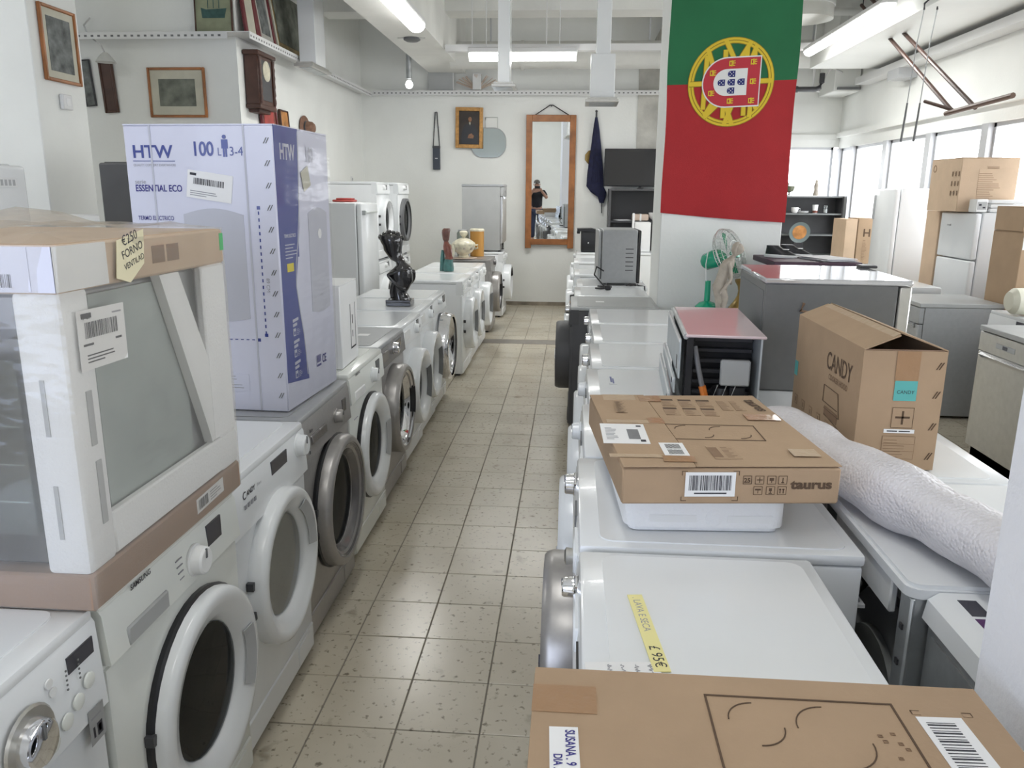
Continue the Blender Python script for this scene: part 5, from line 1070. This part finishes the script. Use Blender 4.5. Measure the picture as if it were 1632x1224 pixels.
lm = thing('standing_mirror', 'tall mirror in orange brown wooden frame hanging on the back wall', 'mirror', (-.325, 11.545, .83)); lm.rotation_euler = (R_(.54), 0, R_(2.54))
w, h = .69, 1.82
for n_, a in (('frame_rail', (-w/2+.085, w/2-.085, .05, .13)), ('frame_rail', (-w/2+.085, w/2-.085, h-.09, h)), ('frame_post', (-w/2, -w/2+.085, 0, h)), ('frame_post', (w/2-.085, w/2, 0, h))): B().box(a[0], a[1], -.035, 0, a[2], a[3], bev=.004).build(n_, 'wood', lm)
B().box(-w/2+.08, w/2-.08, -.018, -.008, .125, h-.085).build('mirror_glass', 'mirror', lm)
B().tube([(-.22, -.01, h), (-.02, .012, h+.13), (.02, .012, h+.13), (.24, -.01, h)], .008, 6).build('hanging_cord', 'dark', lm); B().tube([(0, .01, h+.12), (0, .04, h+.12)], .010, 6).build('nail', 'dark', lm)
um = thing('furled_flag', 'dark navy flag hanging furled from a hook on the back wall', 'flag', (.305, 11.52, 1.45))
B().loft([(.10, 0, .02, .03, .02), (.10, .0, .10, .055, .03), (.05, 0, .17, .11, .04), (-.0, 0, .25, .12, .045), (.0, 0, .45, .11, .05), (.0, 0, .75, .075, .045), (-.005, 0, 1.0, .045, .03), (-.01, 0, 1.17, .018, .015)], 16).build('flag_cloth', 'navy', um)
B().lathe([(.012, 0), (.012, .14), (.022, .15), (0, .17)], o=(-.01, 0, 1.10), n=10).build('staff_tip', 'dark', um); B().tube([(.10, 0, .05), (.105, .01, -.12)], .008, 6).build('staff_end', 'dark', um)
for k in range(5): B().tube([(-.06+.03*k, -.05, .3), (-.03+.015*k, -.048, .65), (-.012, -.03, 1.05)], .006, 5).build('fold', 'navy', um)
wp = thing('wall_plate', 'small ornate plate on the back wall half behind the furled flag', 'plate', (.255, 11.575, 2.09)); B().lathe([(0, .0), (.085, .004), (.10, .016), (.095, .02), (.07, .008), (0, .006)], ax='y', n=12).build('plate_body', 'old_paper', wp); B().lathe([(.09, .016), (.105, .02), (.10, .026), (.088, .02)], ax='y', n=9).build('plate_rim', 'old_gold', wp)
# black media cabinet with television
mc = thing('black_cabinet', 'black open cabinet with shelf of papers under the television', 'cabinet', (.99, 11.34, 0)); W_ = .50
B().box(-W_, W_, .20, .22, 0, 1.64).build('back_board', 'dark', mc); B().box(-W_, W_, -.20, .20, 1.64, 1.665).build('top_board', 'dark_grey', mc)
for x_ in (-W_, W_-.03): B().box(x_, x_+.03, -.20, .20, 0, 1.64).build('side_board', 'dark_grey', mc)
for z_ in (.06, .62, 1.215): B().box(-W_+.03, W_-.03, -.19, .20, z_, z_+.022).build('shelf_board', 'dark', mc)
tv = thing('television', 'black flat television standing on the black cabinet', 'television', (.92, 11.36, 1.667))
B().box(-.50, .50, -.03, .02, .03, .53, bev=.006).build('tv_case', 'black', tv); B().box(-.49, .49, -.032, -.029, .045, .52).build('tv_screen', 'black_gloss', tv); B().box(-.04, .04, -.06, .06, 0, .012).box(-.02, .02, -.01, .01, .0, .06).build('tv_stand', 'black', tv)
papers('crumpled white papers on the black cabinet shelf', .68, 11.25, 1.2385, 5, .3, .20, .16)
t = thing('parcel', 'pale wrapped parcel on the black cabinet shelf', 'parcel', (.93, 11.24, 1.24)); B().box(-.11, .11, -.08, .08, 0, .09, bev=.02, seg=2).build('parcel_body', 'paper_brown', t); B().box(-.012, .012, -.083, .083, -.001, .092).build('parcel_band', 'label', t)
t = thing('white_bowl', 'white bowl beside the parcel on the black cabinet shelf', 'bowl', (1.13, 11.22, 1.24)); B().lathe([(.03, 0), (.08, .05), (.09, .11), (.083, .11), (.07, .05), (0, .012)], n=20).build('bowl_body', 'label', t); B().lathe([(.031, 0), (.031, .006)], n=20).build('bowl_foot', 'label', t)
t = thing('white_canister', 'white upright panel box behind the silver tabletop oven', 'box', (.92, 10.78, .853)); B().box(-.10, .11, -.10, .10, 0, .385, bev=.012, seg=2).build('canister_body', 'label', t); B().box(-.135, -.105, -.09, -.06, 0, .50, bev=.006).build('upright_post', 'label', t)
wm = washer('white machine beside the black cabinet under the white upright box', .93, 10.75, RR, w=.60, d=.50, door=None, group='machines along the back wall')
# silver tabletop oven and plug
so = thing('tabletop_oven', 'silver metal tabletop oven seen from its vented side on the right row', 'oven', (.40, 6.93, .853), R_(2))
B().box(-.155, .135, -.24, .24, .015, .455, bev=.006).build('oven_case', 'inox_grey', so); B().box(.137, .165, -.235, .235, .015, .45, bev=.006).build('oven_front', 'black_gloss', so); B().box(-.185, -.155, -.22, .22, .04, .45, bev=.01).build('rear_cover', 'inox_grey', so)
for k in range(6): B().box(.04, .105, -.2415, -.2395, .12+.035*k, .127+.035*k).build('vent_slot', 'dark', so)
for x_ in (-.12, .11):
    for y_ in (-.20, .20): B().lathe([(.018, 0), (.018, .016)], n=10).build('foot', 'dark', so, (x_, y_, 0))
pc = thing('power_cord', 'loose black power cord with plug on the white machine top', 'cord', (.27, 6.46, .852))
B().tube([(-.0, .20, .12), (-.06, .13, .16), (-.08, .08, .10), (.0, .06, .012), (.06, .03, .006), (-.02, -.02, .006), (-.07, -.06, .006), (-.03, -.10, .006), (.01, -.11, .012)], .006, 7).build('cord_cable', 'cable', pc); B().tube([(.01, .10, .012), (.06, .06, .010), (.02, .0, .012), (-.05, .04, .012)], .006, 7).build('cord_loop', 'cable', pc); B().box(-.0, .05, -.14, -.09, 0, .04, bev=.008).build('plug', 'black', pc)
cc = thing('cable_coil', 'tangle of black cables at the right end of the row by the column', 'cord', (.55, 6.60, .852)); B().tube([(-.05+.05*math.cos(k*.9), .03*math.sin(k*.9), .012+.004*(k % 3)) for k in range(24)], .006, 6).build('cable_loop', 'cable', cc); B().tube([(.0, -.02, .012), (.055, -.03, .008), (.078, -.05, -.3)], .006, 6).build('cable_tail', 'cable', cc)
bl = thing('lidded_appliance', 'black plastic appliance with overhanging lid near the back wall', 'appliance', (.235, 10.62, .853)); B().loft([(0, 0, 0, .125, .12), (0, 0, .22, .13, .125)], 4) if False else None
B().box(-.115, .14, -.12, .12, 0, .27, bev=.015, seg=2).build('appliance_body', 'black', bl); B().prism([(-.165, -.13, .275), (-.17, -.13, .30), (.02, -.13, .305), (.145, -.13, .275), (.145, -.13, .255), (-.165, -.13, .268)], (0, .26, 0)).build('appliance_lid', 'black', bl); B().box(-.17, -.13, -.10, .10, .235, .27, bev=.006).build('lid_grip', 'black', bl); B().lathe([(.008, 0), (.008, .004), (0, .004)], o=(-.02, -.12, .12), ax='y', n=10).build('button', 'label', bl)

# ---- left back: fridge, stacked machines
fridge('fridge', 'white upright fridge with bar handle behind the left row', -2.20, 7.50, LR, .60, .60, 1.50, handle=None)
o = [x for x in S.objects if x.get('label') == 'white upright fridge with bar handle behind the left row'][0]
B().box(-.28, .18, -.330, -.304, 1.40, 1.418, bev=.004).box(-.285, -.26, -.332, -.300, 1.39, 1.43).build('door_handle', 'wire', o)
t = thing('folded_cloth', 'small red cloth lying on top of the white upright fridge', 'cloth', (-2.15, 7.55, 1.502)); B().box(-.10, .10, -.08, .08, 0, .02, bev=.008).build('cloth_layer', 'red_cloth', t); B().box(-.07, .08, -.06, .07, .02, .035, bev=.006).build('cloth_fold', 'red_cloth', t)
GS = 'stacked machines in the back left corner'
dd = dict(g=(0, .44, .235, .16, .07), handle=None, bowl='bowl'); dk = dict(g=(0, .46, .25, .20, .07), ring='dark', handle=None, bowl='black_gloss')
for (y_, xf, lab, d_, z_) in ((8.92, -2.10, 'white machine at the bottom of the nearer stack at back left', dd, 0), (8.92, -2.10, 'white dryer on top of the nearer stack at back left', dd, .853), (9.62, -2.02, 'white machine with large dark door at the bottom of the farther stack', dk, 0), (9.62, -2.02, 'white dryer on top of the farther stack at back left', dict(g=(0, .42, .25, .20, .05), ring='rubber', handle=None, bowl='bowl'), .853)):
    washer(lab, xf-.30, y_, LR, w=.60, d=.60, z=z_, door=d_, display=(.12, .79, .10, .06, 'rubber'), dial=(-.02, .79, .025, 'white_matte'), group=GS, name='tumble_dryer' if z_ else 'washing_machine', cat='dryer' if z_ else 'washing machine')
q = floor_dishwasher('upright grey sided dishwasher standing on the last machine of the left row', -1.15, 10.62, LR, 'grey_panel', 'inox', 'inox_grey', w=.56, d=.53, z=.853)
# dark and white fridges behind the wrapped oven
fridge('dark_fridge', 'dark grey fridge behind the tall water heater box', -2.42, 4.90, 0, .70, .60, 1.755, body='dark_grey', handle=None)
t = thing('dark_box', 'small dark box on top of the dark grey fridge', 'box', (-2.30, 4.82, 1.757)); B().box(-.20, .20, -.12, .12, 0, .085, bev=.01).build('box_body', 'dark_grey', t); B().box(-.20, .20, -.121, .121, .06, .064).build('box_seam', 'black', t)
t = fridge('white_fridge', 'white fridge with flat top edge behind the wrapped oven', -2.74, 3.70, LR, .60, .58, 1.43, handle=None)
B().box(-.305, .305, -.31, .295, 1.432, 1.47, bev=.006).build('top_board', 'white_matte', t)
t = fridge('white_fridge', 'glossy white fridge with small badge at the left edge', -2.41, 2.72, LR, .60, .60, 1.687, handle=None)
patch(.10, .035, 'white_matte', t, (.14, -.3008, 1.60), 'front', 0, 'badge', [(.008+.022*k, .006, .014, .022, 'grey_line') for k in range(4)])

# ---- ornaments on the left row
bu = thing('black_sculpture', 'glossy black sculpture of a crouching woman with bundled hair on a plinth', 'sculpture', (-1.150, 5.27, .853))
B().box(-.082, .086, -.07, .07, 0, .04, bev=.003).build('plinth', 'bronze_black', bu)
K = .00055
def sr(v, a, c, ry): return ((a+c)/2*K-430*K, 0, (1000-v)*K, (c-a)/2*K, ry)
b = B().loft([sr(930, 330, 560, .055), sr(900, 330, 555, .055), sr(850, 330, 520, .05), sr(780, 325, 560, .055), sr(700, 320, 600, .06), sr(640, 300, 600, .06), sr(590, 310, 598, .06), sr(550, 360, 585, .058), sr(515, 400, 565, .05), sr(480, 395, 515, .04), sr(450, 335, 500, .042), sr(400, 295, 475, .046), sr(340, 252, 470, .05), sr(280, 240, 480, .055), sr(240, 215, 485, .06), sr(200, 200, 485, .06), sr(165, 205, 478, .055), sr(145, 255, 425, .04), sr(128, 290, 380, .02)], 20)
b.build('figure_body', 'bronze_black', bu)
for px, pz, r in ((-.115, .462, .022), (-.092, .478, .020), (-.062, .492, .022), (-.035, .486, .022), (-.006, .478, .024), (.020, .458, .022)): B().lathe([(0, -r), (r*.7, -r*.7), (r, 0), (r*.7, r*.7), (0, r)], o=(px, 0, pz-.012), n=12).build('hair_bun', 'bronze_black', bu)
skin('arm', [(.070, -.035, .245), (-.01, -.050, .225), (-.070, -.045, .205), (-.02, -.055, .155), (.02, -.05, .12)], [(0, 1), (1, 2), (2, 3), (3, 4)], [.018, .016, .015, .013, .011], 'bronze_black', bu, sub=1)
skin('arm', [(.085, .04, .24), (.085, .06, .17), (.04, .06, .12), (-.02, .055, .14)], [(0, 1), (1, 2), (2, 3)], [.022, .018, .016, .015], 'bronze_black', bu, sub=1)
skin('leg', [(.05, -.035, .10), (-.03, -.042, .16), (-.045, -.04, .09), (-.04, -.04, .045)], [(0, 1), (1, 2), (2, 3)], [.024, .022, .017, .015], 'bronze_black', bu, sub=1)
fr_ = thing('clay_figurine', 'red and green glazed clay figurine of a woman on the left row', 'figurine', (-1.19, 7.68, .853)); K = .0008
def sf(v, a, c, ry): return ((a+c)/2*K-275*K, 0, (570-v)*K, (c-a)/2*K, ry)
B().loft([sf(570, 212, 342, .05), sf(540, 210, 345, .052), sf(500, 212, 340, .05), sf(460, 222, 335, .046), sf(425, 232, 335, .042)], 18).build('skirt', 'clay_green', fr_)
B().loft([sf(428, 234, 335, .042), sf(390, 240, 338, .045), sf(320, 218, 330, .048), sf(270, 215, 318, .045), sf(240, 222, 290, .035), sf(215, 225, 278, .026)], 18).build('bodice', 'clay_red', fr_)
B().loft([sf(222, 228, 275, .02), sf(190, 212, 290, .033), sf(150, 205, 296, .038), sf(110, 200, 300, .038), sf(80, 205, 305, .036), sf(60, 225, 300, .025)], 18).build('head', M('clay_brown', (.16, .07, .055), .3, coat=.3, ns=25, na=.4), fr_)
B().loft([(-.06, .02, 0, .028, .03), (-.058, .02, .12, .022, .026), (-.055, .02, .20, .014, .02)], 12).build('water_jar', 'clay_green', fr_)
skin('arm', [(.045, -.03, .26), (.06, -.045, .20), (.055, -.05, .14)], [(0, 1), (1, 2)], [.014, .013, .011], 'ivory', fr_, sub=1)
tu = thing('soup_tureen', 'ivory lidded tureen with leaf relief on a tray on the grey machine', 'tureen', (-1.25, 9.25, .853))
B().lathe([(.155, 0), (.16, .005), (.0, .006)], n=28).build('tray', 'paper_brown', tu)
B().lathe([(.06, .006), (.065, .025), (.05, .04), (.10, .075), (.13, .12), (.135, .165), (.128, .165), (.10, .08), (0, .06)], n=28).build('bowl_body', 'ivory', tu)
q = B().lathe([(.137, .165), (.13, .18), (.08, .215), (.03, .235), (.0, .24)], n=28).build('tureen_lid', 'ivory', tu); B().lathe([(.012, .235), (.03, .255), (.045, .275), (.05, .30), (.03, .315), (0, .31)], n=12).build('lid_finial', 'ivory', q)
for s in (-1, 1): B().tube([(s*.13, 0, .15), (s*.165, 0, .155), (s*.165, 0, .12), (s*.125, 0, .11)], .009, 7).build('bowl_handle', 'ivory', tu)
for k in range(9): B().loft([(.125*math.cos(k*.7), .125*math.sin(k*.7), .10+.01*(k % 2), .016, .016), (.132*math.cos(k*.7), .132*math.sin(k*.7), .13, .012, .012)], 6).build('leaf_relief', 'stone', tu)
ja = thing('amber_jar', 'amber yellow cylinder with pale scalloped rim behind the tureen', 'jar', (-1.135, 9.60, .853))
B().lathe([(.083, 0), (.085, .30), (.075, .31), (0, .305)], n=26).build('jar_body', 'amber', ja); B().lathe([(.088, .295), (.09, .31), (.08, .325), (.07, .31)], n=14).build('jar_rim', 'ivory', ja)
gb = thing('glass_jar', 'greenish grey glass jar half hidden behind the tureen', 'jar', (-1.31, 9.64, .853)); B().lathe([(.07, 0), (.075, .02), (.075, .27), (.06, .29), (0, .29)], n=22).build('jar_body', M('smoke', (.22, .25, .22), .2, coat=.3), gb); B().lathe([(.062, .29), (.062, .31), (0, .31)], n=20).build('jar_lid', 'grey_line', gb)

# ================================================================ under the ceiling
def tube_lamp(label, loc, rz, L=1.2, group='fluorescent ceiling lamps', power=16, up=.0, wd=1):
    t = thing('fluorescent_lamp', label, 'lamp', loc, rz, group)
    B().box(-L/2, L/2, -.065, .065, .035, .075, bev=.008).build('lamp_housing', 'post_plastic', t)
    b = B(); b.prism([(-L/2+.01, .058*math.cos(a), .034+.05*math.sin(a)) for a in [R_(x) for x in range(180, 361, 20)]], (L-.02, 0, 0)); b.build('lamp_diffuser', 'tube', t)
    for x_ in (-L/2+.2, L/2-.2): B().tube([(x_, 0, .075), (x_, 0, .075+up+.005)], .006, 6).build('hanger_rod', 'post_plastic', t)
    l = bpy.data.lights.new('lamp_glow', 'AREA'); l.shape = 'RECTANGLE'; l.size = L*.95; l.size_y = .12; l.energy = power; l.color = (1, 1, .97); lo = bpy.data.objects.new('lamp_glow', l); COL.objects.link(lo); lo.parent = t; lo.location = (0, 0, -.022)
    t.scale = (1, wd, wd); return t
tube_lamp('fluorescent lamp on the white beam at upper left', (-1.54, 7.50, 3.11), R_(90), 1.25, wd=1.45)
tube_lamp('fluorescent lamp before the duct behind the hanging hood', (-.60, 9.48, 3.06), 0, 1.22, up=.515, wd=1.5, power=25)
tube_lamp('fluorescent lamp hanging along the windows right of the flag', (2.55, 8.40, 3.10), R_(90), 2.3, power=30, up=.77)
tube_lamp('added lamp out of view over the near end of the aisle', (-.45, 2.0, 3.86), R_(90), 1.2, power=10, up=.0); tube_lamp('added lamp out of view over the aisle behind the camera', (-.45, -.6, 3.86), R_(90), 1.2, power=14, up=.0)  # both lamps are out of view, added to light the near aisle
sd = thing('smoke_detector', 'round sensor disc on the underside of the white beam', 'detector', (-1.76, 9.0, 3.198)); B().lathe([(.09, 0), (.09, -.02), (.06, -.035), (0, -.035)], n=22).build('sensor_body', 'rubber', sd); B().box(-.15, .15, -.03, .03, -.008, 0).build('sensor_plate', 'duct', sd)
tube_lamp('unseen lamp added to brighten the far left wall', (-4.9, 3.6, 3.86), R_(90), 1.2, power=16)  # added lamp, never in view, lifts the light on the far left walls
# display extractor hoods
def hood(label, loc, w, d, ztop, lower=None, plate=(.30, .5), rz=0):
    t = thing('extractor_hood', label, 'extractor hood', loc, rz, 'hanging extractor hoods'); H = ztop-loc[2]
    z0 = .045
    if lower: B().box(-lower[0]/2, lower[0]/2, -d*.6, d*.6, z0, lower[1], bev=.004).build('lower_duct', 'white', t); z0 = lower[1]
    B().box(-w/2, w/2, -d/2, d/2, z0, H, bev=.004).build('chimney', 'white', t)
    q = B().box(-plate[0]/2, plate[0]/2, -plate[1]/2, plate[1]/2, 0, .03, bev=.004).build('canopy', 'inox', t); B().prism([(-plate[0]/2+.02, -plate[1]/2+.02, .03), (plate[0]/2-.02, -plate[1]/2+.02, .03), (plate[0]/2-.02, plate[1]/2-.02, .03), (-plate[0]/2+.02, plate[1]/2-.02, .03)], (0, 0, .018)).build('canopy_top', 'inox', t)
    B().box(-plate[0]/2+.04, plate[0]/2-.04, -plate[1]/2+.04, plate[1]/2-.04, -.004, 0).build('grease_filter', 'galv', q)
    return t
hood('white extractor hood hanging above the paintings at upper left', (-2.695, 8.50, 2.80), .17, .32, ZC, None, (.20, .62))
hood('slim white extractor hood hanging before the lit lamp', (-.72, 8.5, 2.625), .12, .20, ZC, None, (.24, .34)); hood('white extractor hood with wide lower duct over the mirror', (.265, 8.5, 2.475), .14, .22, ZC, (.24, .46), (.33, .44))
# wooden rack, cords and pole at upper right
wr = thing('wooden_rack', 'old wooden rack of two long slanting bars hanging at upper right', 'rack'); wr.location = (3.0, 6.9, 2.26)
B().tube([(-.05, 2.3, 1.27), (0, 0, 0)], .017, 8).build('slanting_bar', 'wood_dark', wr); B().tube([(-.02, 2.25, 1.36), (.02, -.34, -.01)], .017, 8).build('slanting_bar', 'wood_dark', wr); B().tube([(-.02, .06, -.015), (0.02, -.86, .02)], .020, 8).build('cross_bar', M('wood_grey', (.16, .10, .075), .5), wr); B().tube([(0, 0, .01), (-.12, .25, .10)], .014, 7).build('brace', 'wood_dark', wr); B().tube([(-.05, 2.25, 1.26), (-.05, 2.25, 1.69)], .006, 6).build('hanging_wire', 'dark', wr)
pp = thing('purple_pole', 'dark purple pole slanting across the upper right corner', 'pole', (3.0, 6.1, 2.9)); B().tube([(0, .75, .42), (.0, -.5, -.13)], .022, 8).build('pole_shaft', 'purple', pp); B().tube([(0, .70, .40), (0, .70, 1.05)], .005, 6).build('hanging_wire', 'dark', pp); B().tube([(0, -.45, -.1), (0, -.45, 1.05)], .005, 6).build('hanging_wire', 'dark', pp)
for k, (x_, lab) in enumerate(((2.67, 'thin hanging cord with dark tip nearer the column at upper right'), (2.77, 'thin hanging cord with dark tip nearer the windows at upper right'))):
    t = thing('hanging_cord', lab, 'cord', (x_, 7.0, 2.03)); B().tube([(.015, 0, .30), (.035, 0, .75), (.06, 0, 1.0)], .004, 6).build('cord_string', 'grey_line', t); B().tube([(0, 0, 0), (.002, 0, .04), (.012, 0, .22), (.015, 0, .30)], .010, 7, r1=.007).build('cord_tip', 'rubber', t); B().tube([(.06, 0, 1.0), (.05, -.02, 1.04), (.10, -.03, 1.09), (.10, 0, 1.30 if k else 1.2)], .008, 6).build('cord_hook', 'dark', t)
cb = thing('spot_bulb', 'bare round bulb on a metal tube under the end of the white beam', 'lamp', (-2.12, 10.6, 2.93)); B().tube([(0, 0, .07), (0, 0, 1.02)], .035, 10).build('lamp_tube', 'galv', cb); B().lathe([(0, -.05), (.035, -.035), (.05, 0), (.035, .035), (.02, .05)], n=16).build('bulb', 'tube', cb)
t = thing('straw_ornament', 'dry straw ornament with small white block on the back rail', 'ornament', (-1.35, 11.49, 2.968)); B().box(-.06, .06, -.05, .05, 0, .22, bev=.004).build('white_block', 'post_plastic', t)
b = B()
for k in range(40): a = random.uniform(-1.3, 1.3); b.tube([(.02*math.sin(k), -.02, .0), (.30*math.sin(a), -.03+.03*math.cos(k), .06+.14*abs(math.cos(a)))], .004, 4)
b.build('straw', 'paper_brown', t, kind='stuff')

# ================================================================ the photographer, who only shows in the mirror
pe = thing('person', 'person in dark T-shirt holding a phone up, seen in the mirror', 'person', (0.02, -.42, 0))
V = [(0, 0, .93), (0, -.01, 1.10), (0, 0, 1.28), (0, .0, 1.42), (0, .01, 1.50), (0, .03, 1.58), (0, .04, 1.66),
     (-.10, 0, .88), (-.11, .03, .50), (-.11, .0, .09), (-.12, .12, .03), (.10, 0, .88), (.11, .03, .50), (.11, .0, .09), (.12, .12, .03),
     (-.19, .0, 1.40), (-.27, .10, 1.22), (-.12, .27, 1.44), (-.085, .32, 1.52), (.19, .0, 1.40), (.29, .10, 1.24), (.12, .27, 1.45), (.085, .32, 1.52)]
E_ = [(0, 1), (1, 2), (2, 3), (3, 4), (4, 5), (5, 6), (0, 7), (7, 8), (8, 9), (9, 10), (0, 11), (11, 12), (12, 13), (13, 14), (3, 15), (15, 16), (16, 17), (17, 18), (3, 19), (19, 20), (20, 21), (21, 22)]
Rr = [(.16, .11), (.15, .10), (.17, .11), (.13, .09), .055, .085, .085, .095, .065, .045, .04, .095, .065, .045, .04, .07, .05, .035, .033, .07, .05, .035, .033]
bod = skin('body', V, E_, Rr, 'skin', pe)
for s in (-1, 1):
    for k in range(4):
        L = (.055, .065, .062, .05)[k]; x = s*.078; z = 1.545-.022*k
        skin('finger', [(x, .335, z), (x-s*.006, .335+L*.45, z+.002), (x-s*.035, .345+L*.5, z+.001)], [(0, 1), (1, 2)], [.0095, .009, .008], 'skin', pe, sub=1)
    skin('thumb', [(s*.085, .31, 1.50), (s*.07, .33, 1.475), (s*.045, .345, 1.50)], [(0, 1), (1, 2)], [.011, .010, .009], 'skin', pe, sub=1)
    B().lathe([(0, -.006), (.012, -.004), (.014, 0), (.012, .004), (0, .006)], o=(s*.035, .125, 1.635), ax='y', n=10).build('eye', 'hair', pe); B().loft([(s*.088, .035, 1.59, .008, .02), (s*.092, .03, 1.62, .01, .025), (s*.09, .03, 1.645, .008, .018)], 8).build('ear', 'skin', pe)
B().loft([(0, .125, 1.575, .016, .015), (0, .13, 1.59, .018, .022), (0, .12, 1.63, .009, .012)], 8).build('nose', 'skin', pe); B().box(-.025, .025, .118, .128, 1.548, 1.556, bev=.003).build('mouth', 'clay_red', pe)
B().loft([(0, .02, 1.655, .092, .10), (0, .015, 1.70, .088, .095), (0, .01, 1.74, .06, .065), (0, .01, 1.755, .02, .02)], 18).build('hair', 'hair', pe)
skin('shirt', [(0, 0, .90), (0, -.01, 1.10), (0, 0, 1.28), (0, .0, 1.42), (-.19, .0, 1.40), (-.255, .08, 1.26), (.19, .0, 1.40), (.27, .08, 1.28)], [(0, 1), (1, 2), (2, 3), (3, 4), (4, 5), (3, 6), (6, 7)], [(.185, .13), (.175, .125), (.19, .13), (.145, .105), .085, .068, .085, .068], 'shirt', pe, sub=1)
skin('trousers', [(0, 0, .95), (-.10, 0, .86), (-.11, .03, .50), (-.11, .0, .10), (.10, 0, .86), (.11, .03, .50), (.11, .0, .10)], [(0, 1), (1, 2), (2, 3), (0, 4), (4, 5), (5, 6)], [(.175, .125), .11, .085, .07, .11, .085, .07], 'jeans', pe, sub=1)
ph_ = thing('phone', 'dark phone held up by the person in the mirror', 'phone', (.02, -.036, 1.545)); B().box(-.078, .078, -.008, .0, -.037, .037, bev=.003).build('phone_case', 'black', ph_); B().box(-.074, .074, -.0095, -.008, -.034, .034).build('phone_screen', 'black_gloss', ph_)
for x_ in (-.02, .0): B().lathe([(.006, 0), (.006, .001), (0, .001)], o=(x_, .0, .022), ax='y', n=12).build('lens', 'screen', ph_) if False else B().box(x_-.005, x_+.005, 0, .001, .017, .027).build('lens', 'screen', ph_)

gbd = thing('grey_board', 'grey curved board standing on the back rail near the bare bulb', 'board', (-1.86, 11.50, 2.96)); B().prism([(-.17, 0, 0), (.17, 0, 0), (.17, 0, .30), (.10, 0, .40), (-.12, 0, .42), (-.17, 0, .36)], (0, .02, 0)).build('board_sheet', 'grey_panel', gbd); B().box(.17, .185, -.002, .022, 0, .33).build('board_edge', 'post_plastic', gbd)

ts = thing('ceiling_truss', 'white metal ceiling brace with slanting struts right of the flag', 'truss', (2.95, 10.9, 3.10))
B().box(-.95, .42, -.02, .02, .15, .19).build('upper_chord', 'post_plastic', ts); B().box(-.95, .42, -.02, .02, .06, .085).build('lower_chord', 'post_plastic', ts)
for a, c in (((.05, 0, .06), (.05, 0, -.20)), ((.30, 0, .15), (.10, 0, -.22)), ((.10, 0, .15), (.40, 0, .0)), ((.05, 0, -.20), (.14, 0, -.22)), ((-.9, 0, .19), (-.9, 0, .85)), ((.41, 0, .19), (.41, 0, .85))): B().tube([a, c], .014, 6).build('strut', 'post_plastic', ts)
bp = thing('black_pipe', 'black bent pipe hanging below the white ceiling brace', 'pipe', (2.97, 10.9, 2.90)); B().tube([(.12, -.05, .19), (.12, -.05, .08), (.10, -.05, .02), (.05, -.05, .0), (-.20, -.05, .0)], .032, 10).build('pipe_bend', 'dark', bp); B().lathe([(.04, -.21), (.04, -.17)], o=(0, -.05, 0), ax='x', n=12).build('pipe_collar', 'dark', bp); B().box(.105, .135, -.06, -.02, .14, .20).build('pipe_clip', 'post_plastic', bp)
wd_ = thing('wall_duct', 'white boxed duct at the back right corner under the ceiling', 'duct', (3.42, 11.2, 2.88)); B().box(-.16, .16, -.30, .36, 0, 1.07, bev=.01).build('duct_box', 'wall', wd_); B().box(-.12, .16, -.34, -.30, .02, .05).build('duct_flange', 'rubber', wd_)
# ---- lettering outlines become plain meshes (one pass)
bpy.context.view_layer.update()
dg = bpy.context.evaluated_depsgraph_get()
for o in [o for o in S.objects if o.type == 'FONT']:
    me = bpy.data.meshes.new_from_object(o.evaluated_get(dg)); n_ = bpy.data.objects.new('tmp', me); nm = o.name; par = o.parent; mb_ = o.matrix_basis.copy()
    bpy.data.objects.remove(o); n_.name = nm; COL.objects.link(n_); n_.parent = par; n_.matrix_basis = mb_
